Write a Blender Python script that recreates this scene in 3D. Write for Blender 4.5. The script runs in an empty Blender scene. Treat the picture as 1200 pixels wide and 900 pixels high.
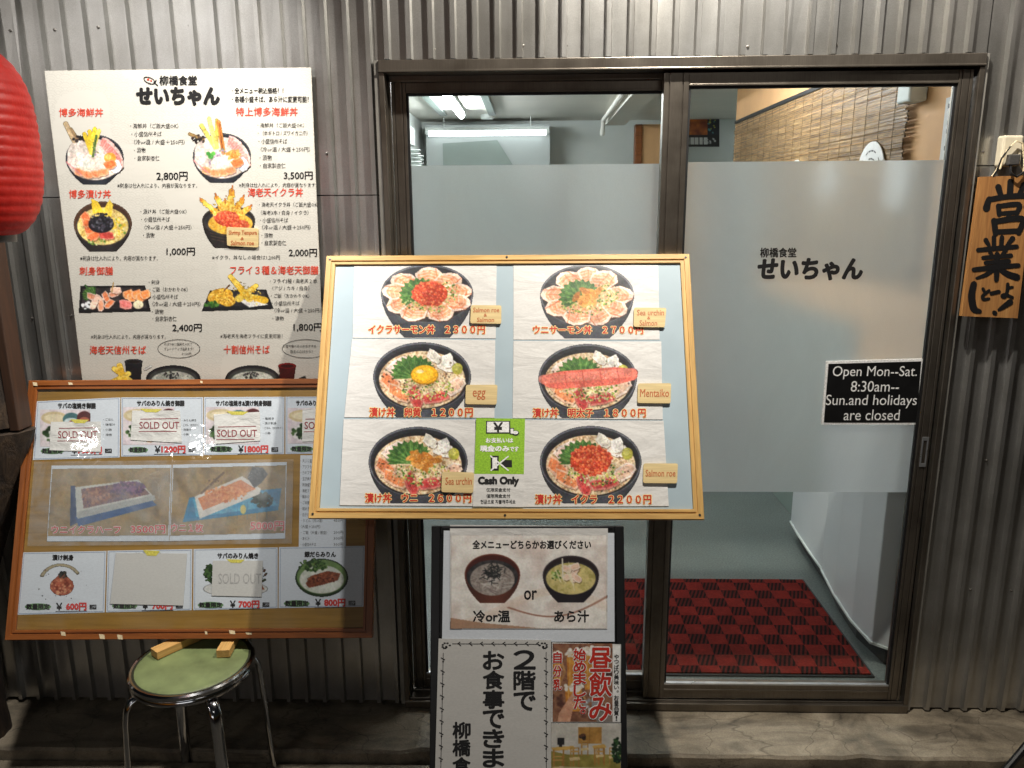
import bpy, math, random
import numpy as np
from mathutils import Matrix, Vector

S = bpy.context.scene
COL = S.collection
RAD = math.radians

# ------------------------------------------------------------------ camera
CAM_P, CAM_Y, CAM_R = 0.2234, 0.0263, 0.0068          # pitch down, yaw left, roll
CAM_LOC = np.array([0.424, -2.3458, 1.6541])
FPX = 901.0                                            # focal length in pixels of a 1200 px wide picture


def cam_axes(p, y, r):
    cy, sy = math.cos(y), math.sin(y)
    cp, sp = math.cos(-p), math.sin(-p)
    cr, sr = math.cos(r), math.sin(r)
    rz = np.array([[cy, -sy, 0], [sy, cy, 0], [0, 0, 1]])
    rx = np.array([[1, 0, 0], [0, cp, -sp], [0, sp, cp]])
    ry = np.array([[cr, 0, sr], [0, 1, 0], [-sr, 0, cr]])
    return rz @ rx @ ry


AX = cam_axes(CAM_P, CAM_Y, CAM_R)
cam = bpy.data.cameras.new('camera')
cam.lens = FPX / 1200 * 36
cam.sensor_width = 36
cam.clip_start, cam.clip_end = 0.05, 200
camo = bpy.data.objects.new('camera', cam)
right, fwd, up = AX[:, 0], AX[:, 1], AX[:, 2]
camo.matrix_world = Matrix([[right[0], up[0], -fwd[0], CAM_LOC[0]], [right[1], up[1], -fwd[1], CAM_LOC[1]],
                            [right[2], up[2], -fwd[2], CAM_LOC[2]], [0, 0, 0, 1]])
COL.objects.link(camo)
S.camera = camo

# ------------------------------------------------------------------ world, lamps, exposure
W = bpy.data.worlds.new('World')
S.world = W
W.use_nodes = True
wn = W.node_tree.nodes
sky = wn.new('ShaderNodeTexSky')
sky.sky_type = 'NISHITA'
sky.sun_disc = False
sky.sun_elevation = RAD(1.0)
sky.sun_rotation = RAD(200)
bg = wn['Background']
bg.inputs['Strength'].default_value = 0.01
W.node_tree.links.new(sky.outputs[0], bg.inputs['Color'])


def area(name, loc, target, power, size, color, size_y=None, spread=180):
    l = bpy.data.lights.new(name, 'AREA')
    l.energy = power
    l.color = color
    l.size = size
    if size_y:
        l.shape = 'RECTANGLE'
        l.size_y = size_y
    l.spread = RAD(spread)
    o = bpy.data.objects.new(name, l)
    o.location = loc
    o.rotation_euler = (Vector(target) - Vector(loc)).to_track_quat('-Z', 'Y').to_euler()
    COL.objects.link(o)
    return o


def spot(name, loc, target, power, radius, color, angle, blend):
    l = bpy.data.lights.new(name, 'SPOT')
    l.energy = power
    l.color = color
    l.shadow_soft_size = radius
    l.spot_size = RAD(angle)
    l.spot_blend = blend
    o = bpy.data.objects.new(name, l)
    o.location = loc
    o.rotation_euler = (Vector(target) - Vector(loc)).to_track_quat('-Z', 'Y').to_euler()
    COL.objects.link(o)
    return o


# lamps of the covered market street: one right above the door, others further along; two soft fills added
spot('eaves_lamp', (0.945, -0.62, 3.0), (0.70, -0.30, 0.6), 250, 0.03, (1.0, 0.94, 0.84), 116, 0.35)
spot('eaves_lamp', (-0.50, -0.74, 3.0), (-0.70, -0.06, 1.60), 190, 0.06, (1.0, 0.97, 0.92), 62, 0.75)
spot('eaves_lamp', (2.35, -1.10, 2.9), (1.84, 0.0, 1.65), 15, 0.04, (1.0, 0.90, 0.80), 52, 0.7)
area('arcade_lamp_and_fill', (-2.35, -4.3, 3.0), (0.1, 0, 1.2), 6, 0.09, (1.0, 0.98, 0.95), 0.06)
area('arcade_lamp_and_fill', (-3.4, -4.3, 3.0), (0, 0, 1.2), 5, 0.09, (1.0, 0.98, 0.95), 0.06)
area('arcade_lamp_and_fill', (1.9, -4.2, 3.1), (0.6, 0, 1.2), 3, 1.2, (1.0, 0.97, 0.92), 0.3)  # added wide soft fill from the right front, not a known lamp
area('front_fill', (0.0, -4.6, 0.9), (0.0, 0, 1.1), 5, 1.9, (0.95, 0.98, 1.0), 0.55)  # added low fill for the upright faces, no lit shop known there

S.view_settings.view_transform = 'Standard'
S.view_settings.look = 'None'
S.view_settings.exposure = 0.0
S.view_settings.gamma = 1.0
S.view_settings.use_curve_mapping = False
S.cycles.use_denoising = True
S.cycles.max_bounces = 8
S.cycles.transparent_max_bounces = 12
S.cycles.sample_clamp_indirect = 6
S.cycles.caustics_reflective = False
S.cycles.caustics_refractive = False

# ------------------------------------------------------------------ pixel rays and planes
def ray(px, py):
    px, py = np.asarray(px, float), np.asarray(py, float)
    d = np.stack([(px - 600) / FPX, np.ones_like(px), -(py - 450) / FPX], -1)
    return d @ AX.T


class Plane:
    """a real flat surface: origin o, axes u (along), v (up the surface), n (towards the street)"""
    def __init__(s, o, lean=0.0, yaw=0.0):
        s.o = np.array(o, float)
        le, ya = RAD(lean), RAD(yaw)
        s.u = np.array([math.cos(ya), math.sin(ya), 0])
        back = np.array([-math.sin(ya), math.cos(ya), 0])
        s.v = np.array([0, 0, 1]) * math.cos(le) + back * math.sin(le)
        s.n = np.cross(s.u, s.v)

    def uv(s, px, py, lift=0.0):
        d = ray(px, py)
        t = np.dot(s.o + s.n * lift - CAM_LOC, s.n) / (d @ s.n)
        p = CAM_LOC + d * t[..., None] - s.o
        return np.stack([p @ s.u, p @ s.v], -1)

    def matrix(s, u0=0, v0=0, l0=0):
        p = s.o + s.u * u0 + s.v * v0 + s.n * l0
        return Matrix([[s.u[i], s.v[i], s.n[i], p[i]] for i in range(3)] + [[0, 0, 0, 1]])


# ------------------------------------------------------------------ tags, empties, meshes
def tag(o, label=None, cat=None, group=None, kind=None):
    if label: o['label'] = label
    if cat: o['category'] = cat
    if group: o['group'] = group
    if kind: o['kind'] = kind
    return o


def empty(name, loc=(0, 0, 0), rz=0, matrix=None):
    o = bpy.data.objects.new(name, None)
    o.empty_display_size = 0.05
    if matrix is not None:
        o.matrix_world = matrix
    else:
        o.location = loc
        o.rotation_euler = (0, 0, rz)
    COL.objects.link(o)
    return o


class MB:
    def __init__(s):
        s.v, s.f, s.m = [], [], []

    def add(s, vs, fs, mi=0):
        b = len(s.v)
        s.v += [tuple(map(float, p)) for p in vs]
        s.f += [tuple(b + i for i in f) for f in fs]
        s.m += [mi] * len(fs)

    def box(s, x0, x1, y0, y1, z0, z1, mi=0, M=None):
        vs = [(x, y, z) for z in (z0, z1) for y in (y0, y1) for x in (x0, x1)]
        if M is not None: vs = [tuple(M @ Vector(p)) for p in vs]
        s.add(vs, [(0, 2, 3, 1), (4, 5, 7, 6), (0, 1, 5, 4), (2, 6, 7, 3), (0, 4, 6, 2), (1, 3, 7, 5)], mi)

    def prism(s, pts, z0, z1, mi=0):
        """pts counter-clockwise in x,y"""
        n = len(pts)
        vs = [(p[0], p[1], z0) for p in pts] + [(p[0], p[1], z1) for p in pts]
        fs = [tuple(range(n - 1, -1, -1)), tuple(range(n, 2 * n))]
        fs += [(i, (i + 1) % n, n + (i + 1) % n, n + i) for i in range(n)]
        s.add(vs, fs, mi)

    def tube(s, path, r, seg=10, cap=True, flat=1.0, mi=0):
        """tube through points; r number or list; flat<1 squashes across the first normal"""
        P = [Vector(p) for p in path]
        n = len(P)
        rr = r if isinstance(r, (list, tuple)) else [r] * n
        rings = []
        ref = None
        for i in range(n):
            t = (P[min(i + 1, n - 1)] - P[max(i - 1, 0)]).normalized()
            if ref is None:
                ref = Vector((0, 0, 1)) if abs(t.z) < 0.9 else Vector((1, 0, 0))
            a = (ref - t * ref.dot(t)).normalized()
            ref = a
            b = t.cross(a)
            rings.append([P[i] + (a * math.cos(q) + b * math.sin(q) * flat) * rr[i]
                          for q in [2 * math.pi * k / seg for k in range(seg)]])
        vs = [p for R_ in rings for p in R_]
        fs = []
        for i in range(n - 1):
            for k in range(seg):
                k2 = (k + 1) % seg
                fs.append((i * seg + k, i * seg + k2, (i + 1) * seg + k2, (i + 1) * seg + k))
        if cap:
            fs.append(tuple(range(seg - 1, -1, -1)))
            fs.append(tuple((n - 1) * seg + k for k in range(seg)))
        s.add(vs, fs, mi)

    def lathe(s, prof, seg=32, c=(0, 0, 0), mi=0):
        """prof list of (r,z) bottom to top"""
        n = len(prof)
        vs = []
        for r, z in prof:
            for k in range(seg):
                q = 2 * math.pi * k / seg
                vs.append((c[0] + r * math.cos(q), c[1] + r * math.sin(q), c[2] + z))
        fs = []
        for i in range(n - 1):
            for k in range(seg):
                k2 = (k + 1) % seg
                fs.append((i * seg + k, i * seg + k2, (i + 1) * seg + k2, (i + 1) * seg + k))
        if prof[0][0] > 1e-5: fs.append(tuple(range(seg - 1, -1, -1)))
        if prof[-1][0] > 1e-5: fs.append(tuple((n - 1) * seg + k for k in range(seg)))
        s.add(vs, fs, mi)

    def build(s, name, mats, parent=None, smooth=False, bevel=0, loc=None):
        me = bpy.data.meshes.new(name)
        me.from_pydata(s.v, [], s.f)
        if not isinstance(mats, (list, tuple)): mats = [mats]
        for m in mats: me.materials.append(m)
        me.polygons.foreach_set('material_index', s.m)
        me.validate()
        if smooth:
            me.polygons.foreach_set('use_smooth', [True] * len(me.polygons))
            try: me.set_sharp_from_angle(angle=RAD(40))
            except Exception: pass
        o = bpy.data.objects.new(name, me)
        if parent is not None: o.parent = parent
        if loc is not None: o.location = loc
        if bevel:
            b = o.modifiers.new('bevel', 'BEVEL')
            b.width = bevel
            b.segments = 2
            b.limit_method = 'ANGLE'
        COL.objects.link(o)
        return o


def boxobj(name, x0, x1, y0, y1, z0, z1, m, parent=None, bevel=0):
    b = MB()
    b.box(x0, x1, y0, y1, z0, z1)
    return b.build(name, m, parent, bevel=bevel)


# ------------------------------------------------------------------ materials
def lin(c):
    c = np.asarray(c, float) / 255.0
    return np.where(c <= 0.04045, c / 12.92, ((c + 0.055) / 1.055) ** 2.4)


def rgba(c): return tuple(lin(c)) + (1.0,)


class NT:
    def __init__(s, name):
        s.m = bpy.data.materials.new(name)
        s.m.use_nodes = True
        s.t = s.m.node_tree
        s.b = s.t.nodes['Principled BSDF']
        s.out = s.t.nodes['Material Output']

    def n(s, typ, **kw):
        x = s.t.nodes.new('ShaderNode' + typ)
        for k, v in kw.items():
            if hasattr(x, k): setattr(x, k, v)
            else: x.inputs[k].default_value = v
        return x

    def l(s, a, b): s.t.links.new(a, b)

    def coord(s, scale=(1, 1, 1), kind='Object', rot=(0, 0, 0)):
        tc = s.n('TexCoord')
        mp = s.n('Mapping')
        mp.inputs['Scale'].default_value = scale
        mp.inputs['Rotation'].default_value = rot
        s.l(tc.outputs[kind], mp.inputs['Vector'])
        return mp.outputs[0]

    def noise(s, vec, scale, detail=4, rough=0.55, dist=0.0):
        x = s.n('TexNoise')
        x.inputs['Scale'].default_value = scale
        x.inputs['Detail'].default_value = detail
        x.inputs['Roughness'].default_value = rough
        x.inputs['Distortion'].default_value = dist
        s.l(vec, x.inputs['Vector'])
        return x.outputs['Fac']

    def ramp(s, fac, stops):
        r = s.n('ValToRGB')
        e = r.color_ramp.elements
        while len(e) < len(stops): e.new(0.5)
        for el, (p, c) in zip(e, stops):
            el.position = p
            el.color = c if len(c) == 4 else rgba(c)
        s.l(fac, r.inputs[0])
        return r.outputs[0]

    def mix(s, fac, a, b, mode='MIX'):
        x = s.n('Mix', data_type='RGBA', blend_type=mode)
        for sock, val in ((x.inputs[0], fac), (x.inputs[6], a), (x.inputs[7], b)):
            if hasattr(val, 'is_linked'): s.l(val, sock)
            else: sock.default_value = val
        return x.outputs[2]

    def math(s, op, a, b=0.0):
        x = s.n('Math', operation=op)
        for sock, val in ((x.inputs[0], a), (x.inputs[1], b)):
            if hasattr(val, 'is_linked'): s.l(val, sock)
            else: sock.default_value = val
        return x.outputs[0]

    def bump(s, h, strength=0.2, dist=0.002):
        x = s.n('Bump')
        x.inputs['Strength'].default_value = strength
        x.inputs['Distance'].default_value = dist
        s.l(h, x.inputs['Height'])
        s.l(x.outputs[0], s.b.inputs['Normal'])
        return x

    def set(s, base=None, rough=None, metal=None, spec=None, coat=None):
        for k, v in (('Base Color', base), ('Roughness', rough), ('Metallic', metal), ('Specular IOR Level', spec), ('Coat Weight', coat)):
            if v is None: continue
            if hasattr(v, 'is_linked'): s.l(v, s.b.inputs[k])
            else: s.b.inputs[k].default_value = v
        return s


def plain(name, c, rough=0.6, metal=0.0, var=0.12, scale=30, bump=0.0, spec=None):
    t = NT(name)
    v = t.coord()
    n = t.noise(v, scale, 5)
    c = np.asarray(c, float)
    col = t.ramp(n, [(0.25, tuple(np.clip(c * (1 - var), 0, 255))), (0.75, tuple(np.clip(c * (1 + var), 0, 255)))])
    rg = t.n('MapRange')
    t.l(n, rg.inputs[0])
    rg.inputs[3].default_value = max(rough - 0.08, 0.03)
    rg.inputs[4].default_value = min(rough + 0.08, 1)
    t.set(col, rg.outputs[0], metal, spec)
    if bump: t.bump(t.noise(v, scale * 3, 6), bump)
    return t.m


def wood(name, c1, c2, axis=0, scale=18, rough=0.5, c3=None):
    """grain runs along local axis (0=x,1=y,2=z)"""
    t = NT(name)
    sc = [1, 1, 1]
    sc[axis] = 0.06
    v = t.coord(sc)
    n = t.noise(v, scale * 3, 6, 0.6, 0.8)
    f = t.noise(v, scale * 14, 3, 0.6)
    col = t.ramp(n, [(0.3, c1), (0.62, c2), (0.75, c3 or c2)])
    fine = t.ramp(f, [(0.3, (205, 205, 205)), (0.7, (255, 255, 255))])
    col = t.mix(0.7, col, fine, 'MULTIPLY')
    t.set(col, rough)
    t.bump(f, 0.12, 0.001)
    return t.m


def cladding_mat(name, c, metal, rough):
    t = NT(name)
    v = t.coord((1, 1, 0.12))
    n = t.noise(v, 9, 6, 0.65)
    w = t.coord((1, 1, 1))
    sp = t.noise(w, 900, 2)
    d = t.noise(w, 2.2, 5, 0.6)
    c = np.asarray(c, float)
    col = t.ramp(n, [(0.3, tuple(c * 0.93)), (0.7, tuple(c * 1.02))])
    col = t.mix(0.35, col, t.ramp(sp, [(0.35, (150, 150, 150)), (0.65, (255, 255, 255))]), 'MULTIPLY')
    col = t.mix(0.6, col, t.ramp(d, [(0.35, (190, 186, 178)), (0.62, (255, 255, 255))]), 'MULTIPLY')
    rg = t.n('MapRange')
    t.l(n, rg.inputs[0])
    rg.inputs[3].default_value = rough - 0.1
    rg.inputs[4].default_value = rough + 0.12
    t.set(col, rg.outputs[0], metal)
    t.bump(d, 0.25, 0.01)
    return t.m


M = {}
M['clad'] = cladding_mat('galvanised_cladding', (214, 213, 210), 0.90, 0.32)
M['flash'] = plain('flashing_metal', (150, 147, 140), 0.42, 0.5, 0.08, 12)
M['screw'] = plain('screw_metal', (120, 116, 110), 0.4, 0.7, 0.1, 60)


def bronze():
    t = NT('bronze_aluminium')
    v = t.coord((40, 40, 1))
    n = t.noise(v, 20, 3)
    v2 = t.coord()
    d = t.noise(v2, 5, 6, 0.65)
    col = t.ramp(n, [(0.3, (116, 109, 100)), (0.7, (130, 122, 112))])
    col = t.mix(0.5, col, t.ramp(d, [(0.35, (165, 160, 155)), (0.6, (255, 255, 255))]), 'MULTIPLY')
    t.set(col, t.ramp(d, [(0.3, (148, 148, 148)), (0.7, (166, 166, 166))]), 0.85)
    return t.m


M['bronze'] = bronze()
M['gasket'] = plain('rubber_gasket', (18, 18, 19), 0.55, 0, 0.1)
M['bead'] = plain('glazing_bead', (190, 192, 195), 0.3, 0.8, 0.05)


def glass():
    t = NT('clear_glass')
    tr = t.n('BsdfTransparent')
    tr.inputs[0].default_value = (0.93, 0.96, 0.95, 1)
    gl = t.n('BsdfGlossy')
    gl.inputs['Roughness'].default_value = 0.02
    lw = t.n('LayerWeight')
    lw.inputs['Blend'].default_value = 0.5
    fac = t.math('ADD', t.math('MULTIPLY', t.math('POWER', lw.outputs['Facing'], 4.0), 0.7), 0.045)
    mx = t.n('MixShader')
    t.l(fac, mx.inputs[0])
    t.l(tr.outputs[0], mx.inputs[1])
    t.l(gl.outputs[0], mx.inputs[2])
    t.l(mx.outputs[0], t.out.inputs[0])
    return t.m


M['glass'] = glass()


def frosted():
    t = NT('frosted_film')
    v = t.coord()
    n = t.noise(v, 420, 3)
    tl = t.n('BsdfTranslucent')
    tl.inputs[0].default_value = (0.84, 0.86, 0.875, 1)
    rf = t.n('BsdfRefraction')
    rf.inputs['Roughness'].default_value = 0.34
    rf.inputs['IOR'].default_value = 1.30
    rf.inputs[0].default_value = (0.88, 0.90, 0.91, 1)
    df = t.n('BsdfDiffuse')
    t.l(t.ramp(n, [(0.3, (172, 176, 176)), (0.7, (205, 208, 208))]), df.inputs[0])
    a = t.n('MixShader')
    a.inputs[0].default_value = 0.62
    t.l(tl.outputs[0], a.inputs[1])
    t.l(rf.outputs[0], a.inputs[2])
    b = t.n('MixShader')
    sm = t.noise(t.coord((1, 1, .5)), 3.2, 6, 0.65, 0.8)
    rg = t.n('MapRange')
    t.l(sm, rg.inputs[0])
    rg.inputs[1].default_value = 0.3
    rg.inputs[2].default_value = 0.75
    rg.inputs[3].default_value = 0.06
    rg.inputs[4].default_value = 0.30
    t.l(rg.outputs[0], b.inputs[0])
    t.l(a.outputs[0], b.inputs[1])
    t.l(df.outputs[0], b.inputs[2])
    t.l(b.outputs[0], t.out.inputs[0])
    return t.m


M['frost'] = frosted()


def wrinkled_cover():
    t = NT('clear_plastic_cover')
    v = t.coord()
    n = t.noise(v, 6, 3, 0.5, 1.2)
    n2 = t.noise(v, 30, 2, 0.5)
    h = t.math('ADD', n, t.math('MULTIPLY', n2, 0.18))
    bp = t.n('Bump')
    bp.inputs['Strength'].default_value = 0.3
    bp.inputs['Distance'].default_value = 0.004
    t.l(h, bp.inputs['Height'])
    tr = t.n('BsdfTransparent')
    tr.inputs[0].default_value = (0.93, 0.94, 0.94, 1)
    gl = t.n('BsdfGlossy')
    gl.inputs['Roughness'].default_value = 0.035
    t.l(bp.outputs[0], gl.inputs['Normal'])
    df = t.n('BsdfDiffuse')
    df.inputs[0].default_value = (0.75, 0.78, 0.8, 1)
    lw = t.n('LayerWeight')
    lw.inputs['Blend'].default_value = 0.5
    fac = t.math('ADD', t.math('MULTIPLY', t.math('POWER', lw.outputs['Facing'], 4.0), 0.7), 0.045)
    haze = t.n('MixShader')
    t.l(t.math('MULTIPLY', t.ramp(n, [(0.4, (0, 0, 0)), (0.7, (255, 255, 255))]), 0.035), haze.inputs[0])
    t.l(tr.outputs[0], haze.inputs[1])
    t.l(df.outputs[0], haze.inputs[2])
    mx = t.n('MixShader')
    t.l(fac, mx.inputs[0])
    t.l(haze.outputs[0], mx.inputs[1])
    t.l(gl.outputs[0], mx.inputs[2])
    t.l(mx.outputs[0], t.out.inputs[0])
    return t.m


M['cover'] = wrinkled_cover()


def paper(name, c, rough=0.55, wr=0.5, sc=7):
    t = NT(name)
    v = t.coord((1, 2.2, 1))
    n = t.noise(v, sc, 4, 0.5, 0.4)
    c = np.asarray(c, float)
    f = t.noise(v, 120, 3)
    t.set(t.ramp(f, [(0.3, tuple(c * 0.965)), (0.7, tuple(np.minimum(c * 1.01, 255)))]), rough)
    t.bump(n, wr, 0.012)
    return t.m


M['paper'] = paper('white_paper', (214, 212, 209))
M['paper_warm'] = paper('warm_paper', (208, 202, 188), 0.55, 0.12, 4)
M['paper_lam'] = paper('laminated_paper', (216, 222, 230), 0.3, 0.12)
M['paper_crumple'] = paper('crumpled_paper', (228, 226, 222), 0.6, 0.8, 11)
M['paper_grey'] = paper('plain_card', (206, 204, 200), 0.6, 0.08)


def printed(name, rough, wr=0.0):
    t = NT(name)
    a = t.n('Attribute', attribute_name='Col')
    t.set(a.outputs['Color'], rough)
    if wr:
        v = t.coord((1, 2.2, 1))
        t.bump(t.noise(v, 7, 4, 0.5, 0.4), wr, 0.012)
    return t.m


M['print'] = printed('printed_picture', 0.42, 0.18)
M['print_mat'] = printed('printed_poster', 0.55, 0.08)


def ink(name, c, rough=0.5):
    t = NT(name)
    v = t.coord()
    c = np.asarray(c, float)
    n = t.noise(v, 200, 2)
    t.set(t.ramp(n, [(0.3, tuple(c * 0.9)), (0.7, tuple(np.minimum(c * 1.1, 255)))]), rough)
    return t.m


M['ink_black'] = ink('black_ink', (22, 21, 22))
M['ink_grey'] = ink('grey_ink', (72, 70, 68))
M['ink_faint'] = ink('faint_ink', (176, 174, 172))
M['ink_red'] = ink('red_ink', (208, 62, 46))
M['ink_head'] = ink('poster_red_ink', (214, 78, 58))
M['ink_price'] = ink('price_red_ink', (190, 44, 30))
M['ink_pink'] = ink('pink_red_ink', (206, 66, 62))
M['ink_halo'] = ink('pale_yellow_halo_ink', (240, 206, 140))
M['ink_white'] = ink('white_ink', (238, 238, 234))
M['ink_green'] = ink('green_ink', (104, 140, 96))
M['ink_lime'] = ink('lime_green_ink', (140, 186, 46))
M['ink_pencil'] = ink('brown_marker', (186, 104, 60))
M['ink_sold'] = ink('sold_out_ink', (150, 66, 72))
M['ink_line'] = ink('pale_blue_ink', (150, 164, 188))
M['tape'] = ink('yellow_tape', (216, 204, 92))
M['oldtape'] = ink('old_cream_tape', (214, 196, 160))

M['tagwood'] = wood('tag_wood', (220, 190, 132), (234, 210, 154), 0, 8, 0.6)
M['oak'] = wood('pale_oak', (196, 152, 86), (222, 180, 110), 0, 14, 0.45, (232, 194, 128))
M['brownwood'] = wood('brown_wood', (122, 66, 28), (150, 86, 38), 0, 14, 0.42, (164, 98, 46))
M['signwood'] = wood('sign_cedar', (150, 100, 54), (182, 130, 74), 1, 14, 0.6, (196, 146, 88))
M['blockwood'] = wood('raw_pine', (190, 142, 78), (216, 172, 104), 1, 16, 0.6)
M['backblue'] = plain('pale_blue_backing', (164, 181, 190), 0.5, 0, 0.04, 5)
M['backtan'] = wood('mustard_veneer', (150, 112, 48), (172, 132, 62), 0, 5, 0.5)
M['blackframe'] = plain('black_frame', (20, 20, 21), 0.4, 0.1, 0.15, 20)
M['chrome'] = plain('chrome', (200, 200, 202), 0.12, 1.0, 0.05, 20)
M['seat'] = plain('green_vinyl', (110, 121, 80), 0.42, 0, 0.16, 14, 0.08)
M['seatdark'] = plain('seat_welt', (40, 42, 26), 0.5, 0, 0.1)
M['steel_dark'] = plain('dull_steel', (70, 70, 72), 0.35, 0.8, 0.12)


# ------------------------------------------------------------------ printed artwork: a small raster painter baked to vertex colours
def vnoise(h, w, cell, rng):
    gh, gw = int(h / cell) + 3, int(w / cell) + 3
    g = rng.random((gh, gw))
    y, x = np.arange(h) / cell, np.arange(w) / cell
    yi, xi = y.astype(int), x.astype(int)
    fy, fx = (y - yi)[:, None], (x - xi)[None, :]
    fy, fx = fy * fy * (3 - 2 * fy), fx * fx * (3 - 2 * fx)
    a = g[yi][:, xi]; b = g[yi][:, xi + 1]; c = g[yi + 1][:, xi]; d = g[yi + 1][:, xi + 1]
    return (a * (1 - fx) + b * fx) * (1 - fy) + (c * (1 - fx) + d * fx) * fy


class Canvas:
    def __init__(s, x0, y0, x1, y1, ss=1.6, bg=None, seed=1):
        s.x0, s.y0, s.ss = x0, y0, ss
        s.w, s.h = int(round((x1 - x0) * ss)) + 1, int(round((y1 - y0) * ss)) + 1
        s.X, s.Y = np.meshgrid(np.linspace(x0, x1, s.w), np.linspace(y0, y1, s.h))
        s.c = np.zeros((s.h, s.w, 3))
        s.a = np.zeros((s.h, s.w))
        s.r = np.random.default_rng(seed)
        if bg is not None:
            s.c[:] = bg
            s.a[:] = 1

    def put(s, cov, col, a=1.0, sl=None):
        sl = sl or (slice(None), slice(None))
        k = (cov * a)[..., None]
        col = np.asarray(col, float)
        if col.ndim == 3 and sl != (slice(None), slice(None)): col = col[sl]
        s.c[sl] = s.c[sl] * (1 - k) + col * k
        s.a[sl] = np.maximum(s.a[sl], cov * min(1, a * 1.5))

    def win(s, cx, cy, r):
        i0, i1 = int((cx - r - s.x0) * s.ss) - 1, int((cx + r - s.x0) * s.ss) + 3
        j0, j1 = int((cy - r - s.y0) * s.ss) - 1, int((cy + r - s.y0) * s.ss) + 3
        return (slice(max(j0, 0), max(j1, 0)), slice(max(i0, 0), max(i1, 0)))

    def tex(s, c1, c2, cell=3, c3=None, sharp=1.0):
        n = vnoise(s.h, s.w, cell * s.ss, s.r) * 0.65 + vnoise(s.h, s.w, cell * s.ss * 0.4, s.r) * 0.35
        n = np.clip((n - 0.5) * 1.8 * sharp + 0.5, 0, 1)[..., None]
        c1, c2 = np.asarray(c1, float), np.asarray(c2, float)
        if c3 is None: return c1 * (1 - n) + c2 * n
        c3 = np.asarray(c3, float)
        return np.where(n < 0.5, c1 * (1 - 2 * n) + c2 * 2 * n, c2 * (2 - 2 * n) + c3 * (2 * n - 1))

    def ell(s, cx, cy, rx, ry, col, ang=0, a=1.0):
        sl = s.win(cx, cy, max(rx, ry) + 1)
        X, Y = s.X[sl] - cx, s.Y[sl] - cy
        if X.size == 0: return
        q = RAD(ang)
        x, y = X * math.cos(q) + Y * math.sin(q), -X * math.sin(q) + Y * math.cos(q)
        d = np.sqrt((x / rx) ** 2 + (y / ry) ** 2)
        s.put(np.clip((1 - d) * min(rx, ry) * s.ss + 0.5, 0, 1), col, a, sl)

    def poly(s, pts, col, a=1.0):
        P = np.asarray(pts, float)
        c = P.mean(0)
        r = np.abs(P - c).max() + 1
        sl = s.win(c[0], c[1], r)
        X, Y = s.X[sl], s.Y[sl]
        if X.size == 0: return
        ins = np.zeros(X.shape, bool)
        n = len(P)
        for i in range(n):
            x1, y1 = P[i]
            x2, y2 = P[(i + 1) % n]
            if y1 == y2: continue
            ins ^= ((y1 > Y) != (y2 > Y)) & (X < (x2 - x1) * (Y - y1) / (y2 - y1) + x1)
        s.put(ins.astype(float), col, a, sl)

    def line(s, x0, y0, x1, y1, w, col, a=1.0):
        cx, cy = (x0 + x1) / 2, (y0 + y1) / 2
        sl = s.win(cx, cy, max(abs(x1 - x0), abs(y1 - y0)) / 2 + w + 1)
        X, Y = s.X[sl], s.Y[sl]
        if X.size == 0: return
        dx, dy = x1 - x0, y1 - y0
        t = np.clip(((X - x0) * dx + (Y - y0) * dy) / (dx * dx + dy * dy + 1e-9), 0, 1)
        d = np.hypot(X - x0 - t * dx, Y - y0 - t * dy)
        s.put(np.clip((w / 2 - d) * s.ss + 0.5, 0, 1), col, a, sl)

    def rect(s, x0, y0, x1, y1, col, a=1.0):
        s.poly([(x0, y0), (x1, y0), (x1, y1), (x0, y1)], col, a)

    def specks(s, cx, cy, rx, ry, n, r0, r1, cols, a=1.0):
        for _ in range(n):
            q, k = s.r.random() * 6.283, math.sqrt(s.r.random())
            x, y = cx + rx * k * math.cos(q), cy + ry * k * math.sin(q)
            r = r0 + (r1 - r0) * s.r.random()
            s.ell(x, y, r, r * (0.6 + 0.4 * s.r.random()), cols[s.r.integers(len(cols))], s.r.random() * 180, a)

    def mesh(s, name, pl, lift, root_uvl, mat, parent):
        """bake to a grid of coloured faces lying on plane pl"""
        uv = pl.uv(s.X, s.Y, lift)
        u0, v0, l0 = root_uvl
        co = np.empty((s.h, s.w, 3))
        co[..., 0] = uv[..., 0] - u0
        co[..., 1] = uv[..., 1] - v0
        co[..., 2] = lift - l0
        idx = np.arange(s.h * s.w).reshape(s.h, s.w)
        keep = (s.a[:-1, :-1] + s.a[1:, :-1] + s.a[:-1, 1:] + s.a[1:, 1:]) > 2.0
        q = np.stack([idx[:-1, :-1], idx[1:, :-1], idx[1:, 1:], idx[:-1, 1:]], -1)[keep]
        used = np.zeros(s.h * s.w, bool)
        used[q.ravel()] = True
        re = np.cumsum(used) - 1
        q = re[q]
        co = co.reshape(-1, 3)[used]
        colr = np.ones((len(co), 4), np.float32)
        colr[:, :3] = lin(np.clip(s.c.reshape(-1, 3)[used], 0, 255))
        me = bpy.data.meshes.new(name)
        me.vertices.add(len(co))
        me.vertices.foreach_set('co', co.astype(np.float32).ravel())
        me.loops.add(q.size)
        me.loops.foreach_set('vertex_index', q.ravel().astype(np.int32))
        me.polygons.add(len(q))
        me.polygons.foreach_set('loop_start', np.arange(0, q.size, 4, dtype=np.int32))
        me.polygons.foreach_set('loop_total', np.full(len(q), 4, np.int32))
        me.update(calc_edges=True)
        at = me.color_attributes.new('Col', 'FLOAT_COLOR', 'POINT')
        at.data.foreach_set('color', colr.ravel())
        me.materials.append(mat)
        o = bpy.data.objects.new(name, me)
        o.parent = parent
        COL.objects.link(o)
        return o


# ---------------------------------------------------------------- food artwork
GREENS = [(120, 150, 60), (150, 176, 84), (84, 118, 48), (196, 206, 140), (60, 92, 40)]


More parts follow.
